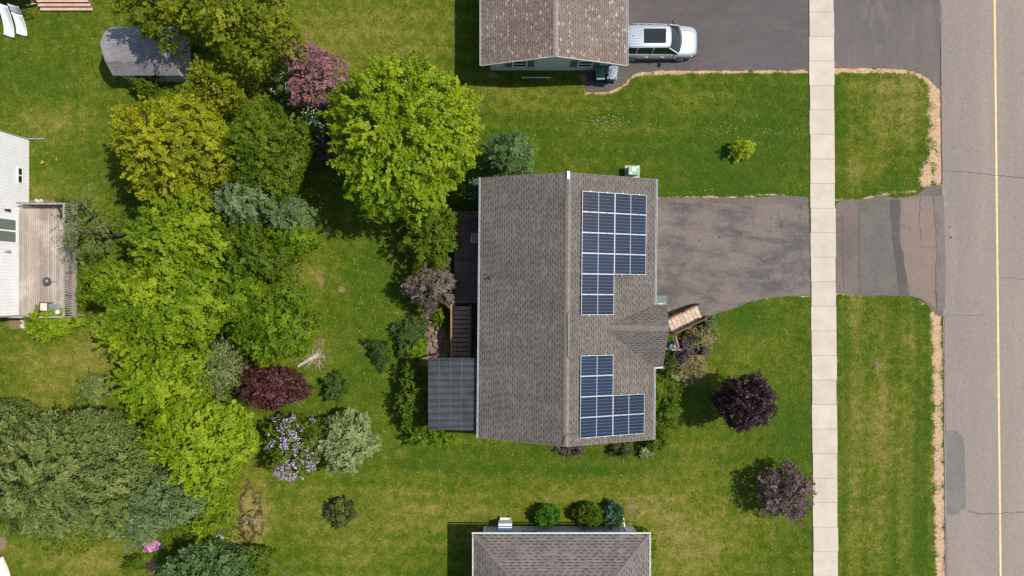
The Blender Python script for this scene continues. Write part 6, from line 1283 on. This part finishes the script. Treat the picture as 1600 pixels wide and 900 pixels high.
o = leaf_mesh('clover_flowers', leaf_quads(fp, rng.normal(size=(len(fp), 3)) * .2 + np.array([0, 0, 1]), rng.uniform(.03, .06, len(fp)), 1.1, rng), rng.uniform(.3, .9, len(fp)), L['whitebl'], None); tag(o, 'tiny pale clover flowers dotted over the lawns', 'flowers', kind='stuff')
n = 520000; gx = rng.uniform(-33, 30, n); gy = rng.uniform(-18.5, 18.5, n)
dry_, lush_, dirt_, sand_ = lawn_fields(gx, gy); bad = np.zeros(n, bool)
for poly in (road_poly, walk_poly, up_drive, up_apron, main_drive, main_apron): bad |= pin(gx, gy, poly)
bad |= (np.abs(gx - hc[0]) < 4.6) & (np.abs(gy - hc[1]) < 7.0); bad |= (gx > -1.7) & (gx < 6.2) & (gy > 13.7); bad |= (gx > -1.7) & (gx < 7.5) & (gy < -14.95); bad |= (gx < -30.2) & (gy < 9.3) & (gy > -1.8); bad |= (gx < -26.7) & (gy < 5.1) & (gy > -1.8)
nz = rng.uniform(size=n); bad |= (dirt_ + (nz - .5) * .8 > .6) | (sand_ + (nz - .5) * .5 > .40)
k_ = ~bad; gx, gy, dry_, lush_ = gx[k_], gy[k_], dry_[k_], lush_[k_]; n = len(gx)
a = rng.uniform(0, 6.28, n); ln = rng.uniform(.05, .12, n) * (1 + .3 * dry_); hgt = rng.uniform(.02, .065, n); w = rng.uniform(.010, .022, n)
bx_, by_ = np.cos(a), np.sin(a); v0 = np.stack([gx - by_ * w, gy + bx_ * w, np.full(n, .002)], 1); v1 = np.stack([gx + by_ * w, gy - bx_ * w, np.full(n, .002)], 1); v2 = np.stack([gx + bx_ * ln, gy + by_ * ln, hgt], 1)
me = bpy.data.meshes.new('grass'); fill_mesh(me, np.stack([v0, v1, v2], 1).reshape(-1, 3), np.arange(3 * n).reshape(-1, 3))
at = me.attributes.new('dry', 'FLOAT', 'FACE'); at.data.foreach_set('value', np.clip(dry_ * .9 - lush_ * .22 + rng.normal(size=n) * .20 + .04, 0, 1).astype(np.float32))
at = me.attributes.new('tone', 'FLOAT', 'FACE'); at.data.foreach_set('value', np.clip(.5 + rng.normal(size=n) * .22, 0, 1).astype(np.float32))
me.materials.append(M['blade']); o = bpy.data.objects.new('grass', me); col.objects.link(o); tag(o, 'short mown grass covering the lawns', 'grass', kind='stuff')
